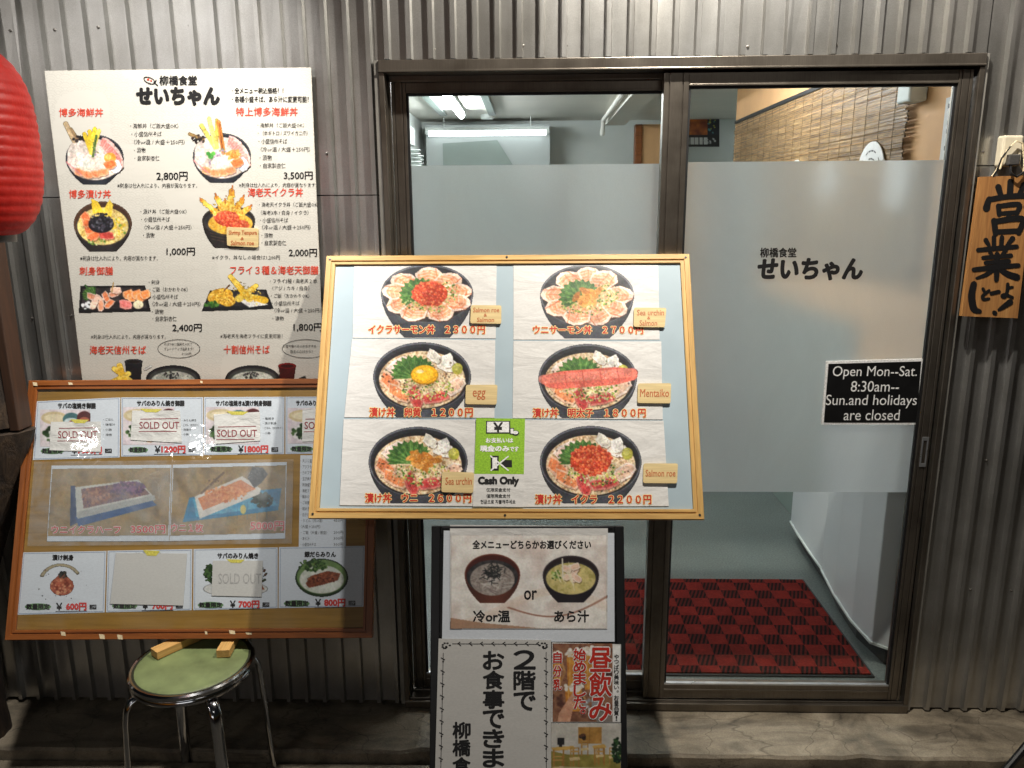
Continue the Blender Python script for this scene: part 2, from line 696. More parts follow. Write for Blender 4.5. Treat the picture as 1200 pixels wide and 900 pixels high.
def d_bowl(cv, cx, cy, rx, ry, fy, fw, ext=(70, 72, 80), inn=(44, 45, 50), rim=(104, 106, 114)):
    L, Rr = [], []
    for i in range(15):
        t = i / 14
        k = fw + (rx - fw) * (1 - t ** 2.0)
        L.append((cx - k, cy + (fy - cy) * t))
        Rr.append((cx + k, cy + (fy - cy) * t))
    g = np.clip(1 - np.abs(cv.X - cx - rx * 0.1) / (rx * 1.15), 0.15, 1)[..., None]
    col = np.asarray(ext, float) * (0.62 + 0.5 * g)
    cv.poly(L + Rr[::-1], col)
    cv.ell(cx, cy, rx, ry, rim)
    cv.ell(cx, cy + 0.4, rx * 0.965, ry * 0.95, inn)
    cv.ell(cx, cy + ry * 0.14, rx * 0.93, ry * 0.84, cv.tex((36, 34, 36), (66, 62, 62), 5))


def d_slice(cv, cx, cy, l, w, ang, base, edge, stripes=4):
    q = RAD(ang)
    c, s_ = math.cos(q), math.sin(q)
    T = lambda x, y: (cx + x * c - y * s_, cy + x * s_ + y * c)
    out = [T(-l / 2, -w * .35), T(-l * .2, -w / 2), T(l * .3, -w * .46), T(l / 2, -w * .1), T(l * .46, w * .3), T(l * .1, w / 2), T(-l * .35, w * .42)]
    cv.poly([(x + .8, y + 1.3) for x, y in out], (70, 40, 28), .45)
    cv.poly(out, edge)
    m = cv.tex(base, tuple(np.asarray(base) * 1.1 + 6), 2.5)
    ins = [T(x * 1.0, y * 0.78) for x, y in ((-l * .46, -w * .33), (-l * .2, -w * .46), (l * .28, -w * .42), (l * .44, -w * .1), (l * .4, w * .26), (l * .1, w * .42), (-l * .32, w * .36))]
    cv.poly(ins, m)
    for k in range(stripes):
        x = -l * .34 + l * .7 * k / max(stripes - 1, 1)
        cv.line(*T(x, -w * .36), *T(x + l * .1, w * .34), max(w * .05, .5), edge, .55)


def d_leaf(cv, cx, cy, r, ang, spread=150):
    pts = [(cx, cy)]
    n = 22
    for i in range(n + 1):
        a = RAD(ang - spread / 2 + spread * i / n)
        k = r * (1.0 if i % 2 == 0 else 0.86) * (0.72 + 0.28 * math.cos((i / n - .5) * 2.4))
        pts.append((cx + k * math.cos(a), cy + k * math.sin(a) * .8))
    cv.poly(pts, cv.tex((54, 92, 42), (96, 136, 66), 3))
    for i in range(1, 8):
        a = RAD(ang - spread / 2 + spread * i / 8)
        cv.line(cx, cy, cx + r * .85 * math.cos(a), cy + r * .68 * math.sin(a), .6, (140, 172, 104), .7)
    for i in range(1, 9):
        a = RAD(ang - spread / 2 + spread * (i - .5) / 8)
        cv.line(cx + r * .3 * math.cos(a), cy + r * .24 * math.sin(a), cx + r * .8 * math.cos(a), cy + r * .64 * math.sin(a), .9, (38, 70, 34), .5)


def d_ikura(cv, cx, cy, rx, ry, n=None, dr=1.5):
    n = n or int(rx * ry * .55)
    cv.ell(cx, cy, rx * .96, ry * .96, (176, 58, 30))
    for _ in range(n):
        q, k = cv.r.random() * 6.283, math.sqrt(cv.r.random())
        x, y = cx + rx * k * math.cos(q), cy + ry * k * math.sin(q)
        b = cv.r.random()
        cv.ell(x, y, dr, dr, [(222, 98, 58), (206, 80, 50), (232, 124, 80), (194, 62, 44)][cv.r.integers(4)])
        cv.ell(x - dr * .3, y - dr * .35, dr * .3, dr * .3, (255, 214, 178), 0, .8 * b)


def d_uni(cv, cx, cy, rx, ry, n=16):
    for i in range(n):
        q, k = cv.r.random() * 6.283, math.sqrt(cv.r.random()) * .75
        x, y = cx + rx * k * math.cos(q), cy + ry * k * math.sin(q)
        cv.ell(x, y, rx * .34, ry * .3, [(206, 140, 62), (222, 160, 84), (190, 120, 48)][cv.r.integers(3)], cv.r.random() * 180)
        cv.specks(x, y, rx * .28, ry * .24, 7, .3, .7, [(240, 188, 118), (172, 100, 40)])


def d_egg(cv, cx, cy, rx, ry):
    cv.ell(cx, cy + 1, rx * 1.05, ry * 1.05, (176, 120, 20))
    cv.ell(cx, cy, rx, ry, (240, 176, 30))
    cv.ell(cx - rx * .1, cy - ry * .1, rx * .78, ry * .74, (248, 196, 48))
    cv.ell(cx - rx * .35, cy - ry * .3, rx * .28, ry * .2, (255, 236, 170))


def d_mentaiko(cv, x0, y0, x1, y1, w):
    for i in range(30):
        t = i / 29
        ww = w * (0.45 + .55 * min(1, 4 * t * (1 - t) + .35)) if t > .04 else w * .35
        cv.ell(x0 + (x1 - x0) * t, y0 + (y1 - y0) * t, ww * .5, ww * .5, (222, 108, 92))
    for i in range(26):
        t = i / 25
        cv.ell(x0 + (x1 - x0) * t, y0 + (y1 - y0) * t - w * .12, w * .34, w * .26, (236, 136, 118), 0, .7)
    for k in range(1, 5):
        t = k / 5 + .03
        x, y = x0 + (x1 - x0) * t, y0 + (y1 - y0) * t
        cv.line(x, y - w * .45, x + 3, y + w * .42, .9, (186, 70, 62), .8)
    cv.specks((x0 + x1) / 2, (y0 + y1) / 2 - w * .15, abs(x1 - x0) * .4, w * .2, 30, .3, .8, [(250, 182, 164), (214, 92, 80)])


def photo_finish(c, g=7, amt=1.0):
    """print grain, uneven tone and a touch of softness over a painted picture"""
    lo = vnoise(c.h, c.w, 9 * c.ss, c.r)[..., None]
    hi = vnoise(c.h, c.w, 1.6 * c.ss, c.r)[..., None]
    gr = vnoise(c.h, c.w, 1.0 * c.ss, c.r)[..., None]
    sat = (c.c.max(-1, keepdims=True) > 150)
    c.c = np.where(sat & (gr > .86), c.c * .7 + 74, np.where(gr < .16, c.c * .82, c.c)) if amt > .5 else c.c
    c.c = c.c * (1 + amt * (0.26 * lo - .14)) * (1 + amt * (0.24 * hi - .12)) + c.r.normal(0, g, c.c.shape)
    m_ = c.c.mean(-1, keepdims=True)
    c.c = m_ + (c.c - m_) * (1 + .04 * amt)
    k = c.c.copy()
    k[1:-1, 1:-1] = (c.c[1:-1, 1:-1] * 4 + c.c[:-2, 1:-1] + c.c[2:, 1:-1] + c.c[1:-1, :-2] + c.c[1:-1, 2:]) / 8
    c.c = k


def d_petal(cv, cx, cy, ang, l, w, rx, ry):
    """raw salmon slice folded up against the bowl wall: tip outwards"""
    q = RAD(ang)
    dx, dy = math.cos(q) * rx, math.sin(q) * ry
    nx, ny = -math.sin(q) * rx, math.cos(q) * ry
    T = lambda a, b: (cx + dx * a + nx * b, cy + dy * a + ny * b)
    cv.poly([(x + .6, y + 1.4) for x, y in (T(.36, -w * .7), T(.74, -w), T(l * .93, -w * .55), T(l, -.02), T(l * .95, w * .5), T(.76, w), T(.36, w * .7))], (84, 44, 28), .5)
    cv.poly([T(.36, -w * .7), T(.74, -w), T(l * .93, -w * .55), T(l, -.02), T(l * .95, w * .5), T(.76, w), T(.36, w * .7)], (244, 218, 200))
    cv.poly([T(.36, -w * .6), T(.72, -w * .82), T(l * .86, -w * .42), T(l * .9, 0), T(l * .86, w * .42), T(.74, w * .82), T(.36, w * .6)], cv.tex((222, 136, 92), (240, 178, 142), 2.2, (232, 158, 118)))
    for k in range(4):
        a = .42 + k * .11
        cv.line(*T(a, -w * .74), *T(a + .10, 0), 1.0, (248, 222, 202), .75)
        cv.line(*T(a + .10, 0), *T(a, w * .74), 1.0, (246, 214, 190), .75)
    cv.line(*T(.40, w * .72), *T(l * .95, w * .42), 1.3, (196, 92, 50), .6)
    cv.line(*T(.5, 0), *T(l * .86, 0), 1.2, (206, 106, 62), .55)


def art_salmon(cv, cx, cy, rx, ry, fy, fw, main):
    d_bowl(cv, cx, cy, rx, ry, fy, fw)
    cy += ry * .06
    cv.ell(cx, cy + ry * .04, rx * .72, ry * .70, cv.tex((206, 164, 112), (234, 208, 164), 2))
    n = 9
    for k in (0, 1, 8, 2, 7, 3, 6, 4, 5):
        d_petal(cv, cx, cy, -92 + 360 / n * k + cv.r.normal() * 4, .98 + .03 * cv.r.random(), .31, rx, ry * .98)
    cv.specks(cx, cy + ry * .10, rx * .55, ry * .5, 150, .7, 1.7, [(216, 190, 120), (230, 204, 150), (196, 156, 90), (238, 214, 170), (222, 150, 110)])
    d_leaf(cv, cx - rx * .10, cy + ry * .06, rx * .56, -128, 170)
    cv.specks(cx + rx * .42, cy - ry * .10, rx * .26, ry * .36, 90, .5, 1.4, GREENS + [(226, 206, 150)])
    cv.specks(cx - rx * .28, cy + ry * .30, rx * .32, ry * .22, 60, .5, 1.3, GREENS)
    cv.specks(cx + rx * .1, cy + ry * .45, rx * .3, ry * .14, 30, .5, 1.3, GREENS)
    if main == 'ikura':
        d_ikura(cv, cx + rx * .06, cy - ry * .06, rx * .40, ry * .44, None, 1.3)
    else:
        d_uni(cv, cx + rx * .04, cy - ry * .02, rx * .38, ry * .30)
    photo_finish(cv)


def art_zuke(cv, cx, cy, rx, ry, fy, fw, main):
    d_bowl(cv, cx, cy, rx, ry, fy, fw)
    cv.ell(cx, cy + ry * .06, rx * .93, ry * .90, (34, 32, 34))
    cv.ell(cx, cy + ry * .10, rx * .88, ry * .84, cv.tex((170, 130, 92), (226, 200, 164), 2.0, (240, 222, 190)))
    d_slice(cv, cx - rx * .45, cy - ry * .28, rx * .55, ry * .5, -30, (226, 196, 182), (240, 224, 214), 3)
    d_slice(cv, cx - rx * .66, cy + ry * .18, rx * .5, ry * .42, 40, (216, 124, 78), (238, 190, 160), 4)
    d_slice(cv, cx - rx * .48, cy + ry * .50, rx * .56, ry * .38, 30, (220, 132, 84), (240, 196, 166), 4)
    d_slice(cv, cx - rx * .14, cy + ry * .62, rx * .5, ry * .36, 70, (176, 60, 58), (206, 110, 100), 3)
    d_slice(cv, cx + rx * .26, cy + ry * .62, rx * .62, ry * .34, -10, (186, 66, 64), (214, 128, 116), 4)
    d_slice(cv, cx + rx * .66, cy + ry * .30, rx * .5, ry * .42, -35, (222, 184, 160), (240, 220, 206), 4)
    d_slice(cv, cx + rx * .50, cy - ry * .34, rx * .5, ry * .4, 20, (228, 220, 206), (244, 240, 232), 2)
    d_slice(cv, cx + rx * .24, cy - ry * .58, rx * .34, ry * .3, 40, (214, 208, 196), (236, 232, 222), 2)
    d_slice(cv, cx + rx * .52, cy - ry * .46, rx * .3, ry * .34, 80, (220, 216, 210), (240, 238, 232), 2)
    cv.specks(cx + rx * .05, cy + ry * .34, rx * .62, ry * .36, 150, .6, 1.5, [(216, 190, 140), (232, 214, 178), (190, 150, 96), (226, 200, 166)])
    cv.specks(cx + rx * .10, cy + ry * .34, rx * .55, ry * .34, 120, .6, 1.6, GREENS + [(206, 196, 96), (222, 214, 130)])
    cv.specks(cx, cy + ry * .15, rx * .85, ry * .75, 60, .5, 1.4, [(60, 38, 28), (84, 54, 38), (44, 40, 30)], .7)
    d_leaf(cv, cx - rx * .12, cy + ry * .06, rx * .62, -112, 140)
    cv.ell(cx + rx * .72, cy - ry * .22, rx * .11, ry * .17, (176, 172, 74))
    cv.ell(cx + rx * .70, cy - ry * .26, rx * .06, ry * .09, (204, 200, 108))
    if main == 'egg': d_egg(cv, cx + rx * .05, cy - ry * .06, rx * .27, ry * .27)
    elif main == 'uni': d_uni(cv, cx + rx * .12, cy - ry * .06, rx * .40, ry * .26)
    elif main == 'ikura': d_ikura(cv, cx, cy - ry * .04, rx * .42, ry * .42)
    elif main == 'mentaiko': d_mentaiko(cv, cx - rx * .88, cy + ry * .10, cx + rx * .90, cy - ry * .10, ry * .52)
    photo_finish(cv)


# ---------------------------------------------------------------- lettering (real flat meshes from the built-in font)
_glyph = {}


def glyphs(text, res, shear=0.0):
    k = (text, res, shear)
    if k not in _glyph:
        c = bpy.data.curves.new('lettering', 'FONT')
        c.body = text
        c.size = 1
        c.resolution_u = res
        c.shear = shear
        o = bpy.data.objects.new('lettering', c)
        me = bpy.data.meshes.new_from_object(o)
        v = np.empty(len(me.vertices) * 3, np.float32)
        me.vertices.foreach_get('co', v)
        f = [tuple(p.vertices) for p in me.polygons]
        v = v.reshape(-1, 3)[:, :2].astype(float)
        bpy.data.objects.remove(o)
        bpy.data.curves.remove(c)
        bpy.data.meshes.remove(me)
        lo, hi = v.min(0), v.max(0)
        # words far apart become parts of their own
        iv = sorted((min(v[i][0] for i in q), max(v[i][0] for i in q), n) for n, q in enumerate(f))
        word, end, grp = 0, iv[0][1], [0] * len(f)
        for a, b_, n in iv:
            if a - end > 0.55 * (hi[1] - lo[1]) and '　' in text: word += 1
            end = max(end, b_)
            grp[n] = word
        _glyph[k] = ((v - lo) / np.maximum(hi - lo, 1e-6), [[q for q, g in zip(f, grp) if g == w] for w in range(word + 1)])
    return _glyph[k]


class Lettering:
    def __init__(s, pl, lift, root_uvl):
        s.pl, s.lift, s.r = pl, lift, root_uvl
        s.chunks = {}

    def _emit(s, uv, faces, dz=0.0, chunk=0):
        vs, fs = s.chunks.setdefault(chunk, ([], []))
        used = sorted({i for f in faces for i in f})
        re_ = {i: len(vs) + n for n, i in enumerate(used)}
        for i in used: vs.append((uv[i][0] - s.r[0], uv[i][1] - s.r[1], s.lift + dz - s.r[2]))
        fs += [tuple(re_[i] for i in f) for f in faces]

    def text(s, t, x0, y0, x1, y1, bold=0.0, res=2, quad=None, shear=0.0, dirs=8, chunk=None):
        """fit t into the box of photo pixels (or quad: lower-left, lower-right, upper-right, upper-left)"""
        g, f = glyphs(t, res, shear)
        q = quad or [(x0, y1), (x1, y1), (x1, y0), (x0, y0)]
        C = s.pl.uv([p[0] for p in q], [p[1] for p in q], s.lift)
        a, b = g[:, 0:1], g[:, 1:2]
        uv = C[0] * (1 - a) * (1 - b) + C[1] * a * (1 - b) + C[2] * a * b + C[3] * (1 - a) * b
        c0 = chunk if chunk is not None else len(s.chunks) + 1
        for w, fw in enumerate(f): s._emit(uv, fw, 0.0, (c0, w) if chunk is None else c0)
        if bold:
            px = np.linalg.norm(C[1] - C[0]) / max(math.hypot(q[1][0] - q[0][0], q[1][1] - q[0][1]), 1e-6)
            for k in range(dirs):
                d = np.array([math.cos(2 * math.pi * k / dirs), math.sin(2 * math.pi * k / dirs)]) * bold * px
                for w, fw in enumerate(f): s._emit(uv + d, fw, 0.000012 * (k + 1), (c0, w) if chunk is None else c0)
        return s

    def vtext(s, t, x0, y0, x1, ch, bold=0.0, res=3, gap=0.08):
        """vertical writing: one character under another, each ch pixels tall"""
        ck = 'v%d' % len(s.chunks)
        for i, c in enumerate(t):
            yy = y0 + i * ch
            if c == 'ー': s.text('｜', (x0 + x1) / 2 - 1, yy + ch * .1, (x0 + x1) / 2 + 1, yy + ch * .8, bold, res, chunk=ck)
            elif c in '。、': s.text(c, x0 + (x1 - x0) * .55, yy, x1, yy + (x1 - x0) * .4, bold * .5, res, chunk=ck)
            elif c in 'いつっ': s.text(c, x0, yy + ch * .1, x1, yy + ch * .75, bold, res, chunk=ck)
            elif c in '！': s.text('!', (x0 + x1) / 2 - 1, yy, (x0 + x1) / 2 + 1, yy + ch * .9, bold, res, chunk=ck)
            else: s.text(c, x0, yy, x1, yy + ch * (1 - gap), bold, res, chunk=ck)
        return s

    def shape(s, pts, dz=0.0, chunk=0):
        C = s.pl.uv([p[0] for p in pts], [p[1] for p in pts], s.lift)
        n = len(pts)
        ar = sum(C[i][0] * C[(i + 1) % n][1] - C[(i + 1) % n][0] * C[i][1] for i in range(n))
        if ar < 0: C = C[::-1]
        s._emit(C, [tuple(range(n))], dz, chunk)
        return s

    def rect(s, x0, y0, x1, y1, dz=0.0): return s.shape([(x0, y1), (x1, y1), (x1, y0), (x0, y0)], dz)

    def bar(s, x0, y0, x1, y1, w, dz=0.0):
        dx, dy = x1 - x0, y1 - y0
        L = math.hypot(dx, dy)
        nx, ny = -dy / L * w / 2, dx / L * w / 2
        return s.shape([(x0 + nx, y0 + ny), (x1 + nx, y1 + ny), (x1 - nx, y1 - ny), (x0 - nx, y0 - ny)], dz)

    def oval(s, cx, cy, rx, ry, n=24, dz=0.0):
        return s.shape([(cx + rx * math.cos(2 * math.pi * k / n), cy + ry * math.sin(2 * math.pi * k / n)) for k in range(n)], dz)

    def ring(s, cx, cy, rx, ry, w, n=36):
        P = [(cx + rx * math.cos(2 * math.pi * k / n), cy + ry * math.sin(2 * math.pi * k / n)) for k in range(n)]
        for k in range(n):
            (ax, ay), (bx, by) = P[k], P[(k + 1) % n]
            i = 1 - w / rx
            j = 1 - w / ry
            s.shape([(ax, ay), (bx, by), (cx + (bx - cx) * i, cy + (by - cy) * j), (cx + (ax - cx) * i, cy + (ay - cy) * j)])
        return s

    def frame(s, x0, y0, x1, y1, w):
        s.rect(x0, y0, x1, y0 + w)
        s.rect(x0, y1 - w, x1, y1)
        s.rect(x0, y0 + w, x0 + w, y1 - w)
        s.rect(x1 - w, y0 + w, x1, y1 - w)
        return s

    def qframe(s, q, w):
        n = len(q)
        c = np.mean(q, 0)
        for i in range(n):
            s.bar(*q[i], *q[(i + 1) % n], w, dz=1e-5 * i)
        return s

    def build(s, name, mat, parent):
        o = None
        for vs, fs in s.chunks.values():
            me = bpy.data.meshes.new(name)
            me.from_pydata(vs, [], fs)
            me.materials.append(mat)
            o = bpy.data.objects.new(name, me)
            o.parent = parent
            COL.objects.link(o)
        return o


def sheet(name, pl, q, lift, thick, mat, parent=None, root=(0, 0, 0), rnd=0.0, curl=0.0):
    """thin sheet with its four corners (photo pixels: upper-left, upper-right, lower-right, lower-left); front face at lift"""
    C = pl.uv([p[0] for p in q], [p[1] for p in q], lift)[::-1]
    pts = [(c[0] - root[0], c[1] - root[1]) for c in C]
    if rnd:
        out = []
        n = len(pts)
        for i in range(n):
            p0, p1, p2 = np.array(pts[i - 1]), np.array(pts[i]), np.array(pts[(i + 1) % n])
            a = p1 + (p0 - p1) / np.linalg.norm(p0 - p1) * rnd
            b = p1 + (p2 - p1) / np.linalg.norm(p2 - p1) * rnd
            for k in range(5):
                t = k / 4
                out.append(tuple(a * (1 - t) ** 2 + 2 * p1 * t * (1 - t) + b * t * t))
        pts = out
    b = MB()
    b.prism(pts, lift - thick - root[2], lift - root[2])
    return b.build(name, mat, parent)


def root_on(pl, name, q, lift):
    """an Empty at the lower-left corner of a sheet lying on plane pl"""
    c = pl.uv([q[3][0]], [q[3][1]], lift)[0]
    r = (c[0], c[1], lift)
    return empty(name, matrix=pl.matrix(*r)), r

# =================================================================== THE SETTING
def ground_mat():
    t = NT('worn_asphalt')
    v = t.coord()
    n = t.noise(v, 6, 8, 0.7)
    f = t.noise(v, 160, 4, 0.7)
    col = t.ramp(n, [(0.3, (58, 55, 50)), (0.7, (88, 83, 74))])
    col = t.mix(0.6, col, t.ramp(f, [(0.3, (120, 118, 112)), (0.7, (255, 255, 255))]), 'MULTIPLY')
    t.set(col, 0.75)
    t.bump(f, 0.5, 0.004)
    return t.m


def concrete_mat():
    t = NT('stained_concrete')
    v = t.coord()
    n = t.noise(v, 5, 8, 0.68, 0.6)
    st = t.noise(t.coord((1, 2.4, 1), rot=(0, 0, 0.5)), 3.2, 6, 0.6, 1.5)
    f = t.noise(v, 210, 6, 0.75)
    col = t.ramp(n, [(0.28, (100, 94, 82)), (0.5, (146, 137, 119)), (0.72, (178, 169, 150))])
    col = t.mix(0.55, col, t.ramp(st, [(0.36, (92, 82, 70)), (0.56, (255, 252, 246))]), 'MULTIPLY')
    col = t.mix(0.5, col, t.ramp(f, [(0.3, (160, 126, 120)), (0.65, (255, 255, 255))]), 'MULTIPLY')
    vor = t.n('TexVoronoi', feature='DISTANCE_TO_EDGE')
    vor.inputs['Scale'].default_value = 5
    wv = t.mix(0.12, v, t.n('TexNoise').outputs['Color'])
    t.l(wv, vor.inputs['Vector'])
    crack = t.ramp(vor.outputs['Distance'], [(0.0, (70, 60, 48)), (0.012, (255, 255, 255))])
    col = t.mix(0.5, col, crack, 'MULTIPLY')
    t.set(col, t.ramp(n, [(0.3, (178, 178, 178)), (0.7, (225, 225, 225))]))
    h = t.math('ADD', n, t.math('MULTIPLY', f, 0.35))
    t.bump(h, 0.6, 0.008)
    return t.m


M['asphalt'] = ground_mat()
M['concrete'] = concrete_mat()

Z_ST, Z_STEP = -0.125, -0.035
b = MB()
b.add([(-30, -30, Z_ST), (30, -30, Z_ST), (30, 30, Z_ST), (-30, 30, Z_ST)], [(0, 1, 2, 3)])
tag(b.build('ground', M['asphalt']), kind='structure')

# concrete step along the shop front, edge chipped
random.seed(4)
b = MB()
n = 90
xs = [-2.6 + 6.0 * i / n for i in range(n + 1)]
vs, fs = [], []
for i, x in enumerate(xs):
    e = -0.222 + 0.004 * random.uniform(-1, 1) + (0.012 if random.random() < .08 else 0)
    zz = Z_STEP + 0.0015 * random.uniform(-1, 1)
    vs += [(x, e - 0.004, Z_ST - 0.02), (x, e, zz - 0.008), (x, e + 0.008, zz), (x, -0.1, Z_STEP + .001 * random.uniform(-1, 1)), (x, 0.11, Z_STEP), (x, 0.11, Z_ST - 0.02)]
for i in range(n):
    for k in range(5):
        a = i * 6 + k
        fs.append((a, a + 6, a + 7, a + 1))
b.add(vs, fs)
tag(b.build('step', M['concrete']), kind='structure')

# low outer kerb in front of the step
b = MB()
xs = [-2.6 + 6.0 * i / 60 for i in range(61)]
vs, fs = [], []
for x in xs:
    j = 0.003 * random.uniform(-1, 1)
    vs += [(x, -0.36 + j, Z_ST - .01), (x, -0.355 + j, -0.078), (x, -0.345 + j, -0.07), (x, -0.236, -0.07), (x, -0.236, Z_ST - .01)]
for i in range(60):
    for k in range(4):
        a = i * 5 + k
        fs.append((a, a + 5, a + 6, a + 1))
b.add(vs, fs)
tag(b.build('kerb', M['concrete']), kind='structure')

# ------------------------------------------------------------------ corrugated shop front wall
PITCH, Y_FLAT, Y_RIB = 0.0635, 0.024, 0.008


def cladding(name, x0, x1, z0, z1, parent, phase=0.0, dy=0.0):
    """trapezoid ribbed metal sheet"""
    xs = [(x0, Y_FLAT)]
    k = math.floor((x0 - phase) / PITCH) - 1
    while True:
        c = phase + k * PITCH
        k += 1
        if c + 0.014 > x1: break
        if c - 0.014 < x0: continue
        for ox, y in ((-0.0104, Y_FLAT), (-0.0062, Y_RIB), (0.0062, Y_RIB), (0.0104, Y_FLAT)):
            xs.append((c + ox, y))
    xs = [p for p in xs if p[0] < x1] + [(x1, Y_FLAT)]
    zs = list(np.linspace(z0, z1, 7))
    rng = random.Random(int(x0 * 100 + z0 * 10))
    vs, fs = [], []
    for z in zs:
        for x, y in xs: vs.append((x, y + dy + rng.uniform(-.0004, .0004), z))
    for z in (z0, z1):
        for x, y in xs: vs.append((x, 0.045 + dy, z))
    n = len(xs)
    for r in range(6):
        for i in range(n - 1):
            a = r * n + i
            fs.append((a, a + 1, a + n + 1, a + n))
    B0, B1 = 7 * n, 8 * n
    for i in range(n - 1):
        fs.append((i, B0 + i, B0 + i + 1, i + 1))
        fs.append((6 * n + i, 6 * n + i + 1, B1 + i + 1, B1 + i))
        fs.append((B0 + i, B1 + i, B1 + i + 1, B0 + i + 1))
    b = MB()
    b.add(vs, fs)
    return b.build(name, M['clad'], parent)


wall = empty('corrugated_wall', (0, 0, 0))
tag(wall, 'grey ribbed sheet metal shop front wall around the glass sliding doors', 'wall')
cladding('cladding', -2.6, -0.03, -0.02, 1.697, wall, -0.045)
cladding('cladding', -2.6, -0.03, 1.700, 3.4, wall, -0.045)
cladding('cladding', -0.0285, 1.716, 2.078, 3.4, wall, 0.009)
cladding('cladding', 1.7185, 3.4, -0.028, 1.768, wall, 1.777)
cladding('cladding', 1.7185, 3.4, 1.771, 3.4, wall, 1.777)
boxobj('flashing', -0.030, -0.017, 0.004, 0.044, -0.02, 2.074, M['flash'], wall, 0.001)
boxobj('flashing', 1.706, 1.717, 0.006, 0.044, -0.028, 2.074, M['flash'], wall, 0.001)
b = MB()
b.lathe([(0.0045, 0), (0.0045, 0.0012), (0.0030, 0.0020), (0.0030, 0.0042), (0.0, 0.0046)], 10)
first = None
PW = Plane((0, Y_FLAT, 0))
for px, py in [(12, 36), (64, 35), (115, 32), (172, 31), (174, 45), (222, 30), (452.7, 62), (508.7, 58), (560, 57.3), (612.6, 53.8), (663.6, 53.8),
               (712.6, 53.8), (792, 53.8), (876.4, 55), (898, 55), (980, 52.7), (1031, 52.7), (1083, 51.7), (1104, 541), (1156, 539.5),
               (1137, 691), (1185, 692), (37.8, 373), (83.5, 370), (383, 180), (1152, 178)]:
    u, v = PW.uv([px], [py])[0]
    if first is None:
        s_ = first = b.build('screw', M['screw'], wall)
    else:
        s_ = first.copy()
        COL.objects.link(s_)
    s_.parent = wall
    s_.location = (u, Y_FLAT, v)
    s_.rotation_euler = (RAD(90), 0, 0)

# ------------------------------------------------------------------ door frame
df = empty('door_frame', (0.845, 0.05, 0))
tag(df, 'bronze aluminium frame set in the wall round both sliding doors', 'door frame')
df_o = Vector((0.845, 0.05, 0))


def part(mb, name, mat, root, origin, bevel=0.0015, smooth=False):
    mb.v = [tuple(np.array(p) - np.array(origin)) for p in mb.v]
    return mb.build(name, mat, root, bevel=bevel, smooth=smooth)


def pbox(name, x0, x1, y0, y1, z0, z1, mat, root, origin, bevel=0.0015):
    q = MB()
    q.box(x0, x1, y0, y1, z0, z1)
    return part(q, name, mat, root, origin, bevel)


q = MB()
q.box(-0.0165, 1.7055, -0.002, 0.13, 2.04, 2.074)
q.box(-0.0165, 1.7055, -0.006, -0.002, 2.040, 2.046)
q.box(0.0, 1.69, 0.055, 0.062, 2.022, 2.04)
part(q, 'header', M['bronze'], df, df_o)
q = MB(); q.box(-0.0165, -0.0005, 0.0, 0.13, -0.03, 2.04); q.box(-0.0005, 0.006, 0.055, 0.062, 0, 2.04)
part(q, 'jamb', M['bronze'], df, df_o)
q = MB(); q.box(1.6905, 1.7055, 0.0, 0.13, -0.03, 2.04); q.box(1.684, 1.6905, 0.055, 0.062, 0, 2.04)
part(q, 'jamb', M['bronze'], df, df_o)
q = MB()
q.box(-0.016, 1.705, -0.004, 0.13, -0.031, -0.004)
q.box(0, 1.69, 0.008, 0.012, -0.004, 0.003); q.box(0, 1.69, 0.056, 0.062, -0.004, 0.003); q.box(0, 1.69, 0.1, 0.13, -0.004, 0.003)
part(q, 'sill', M['bronze'], df, df_o)


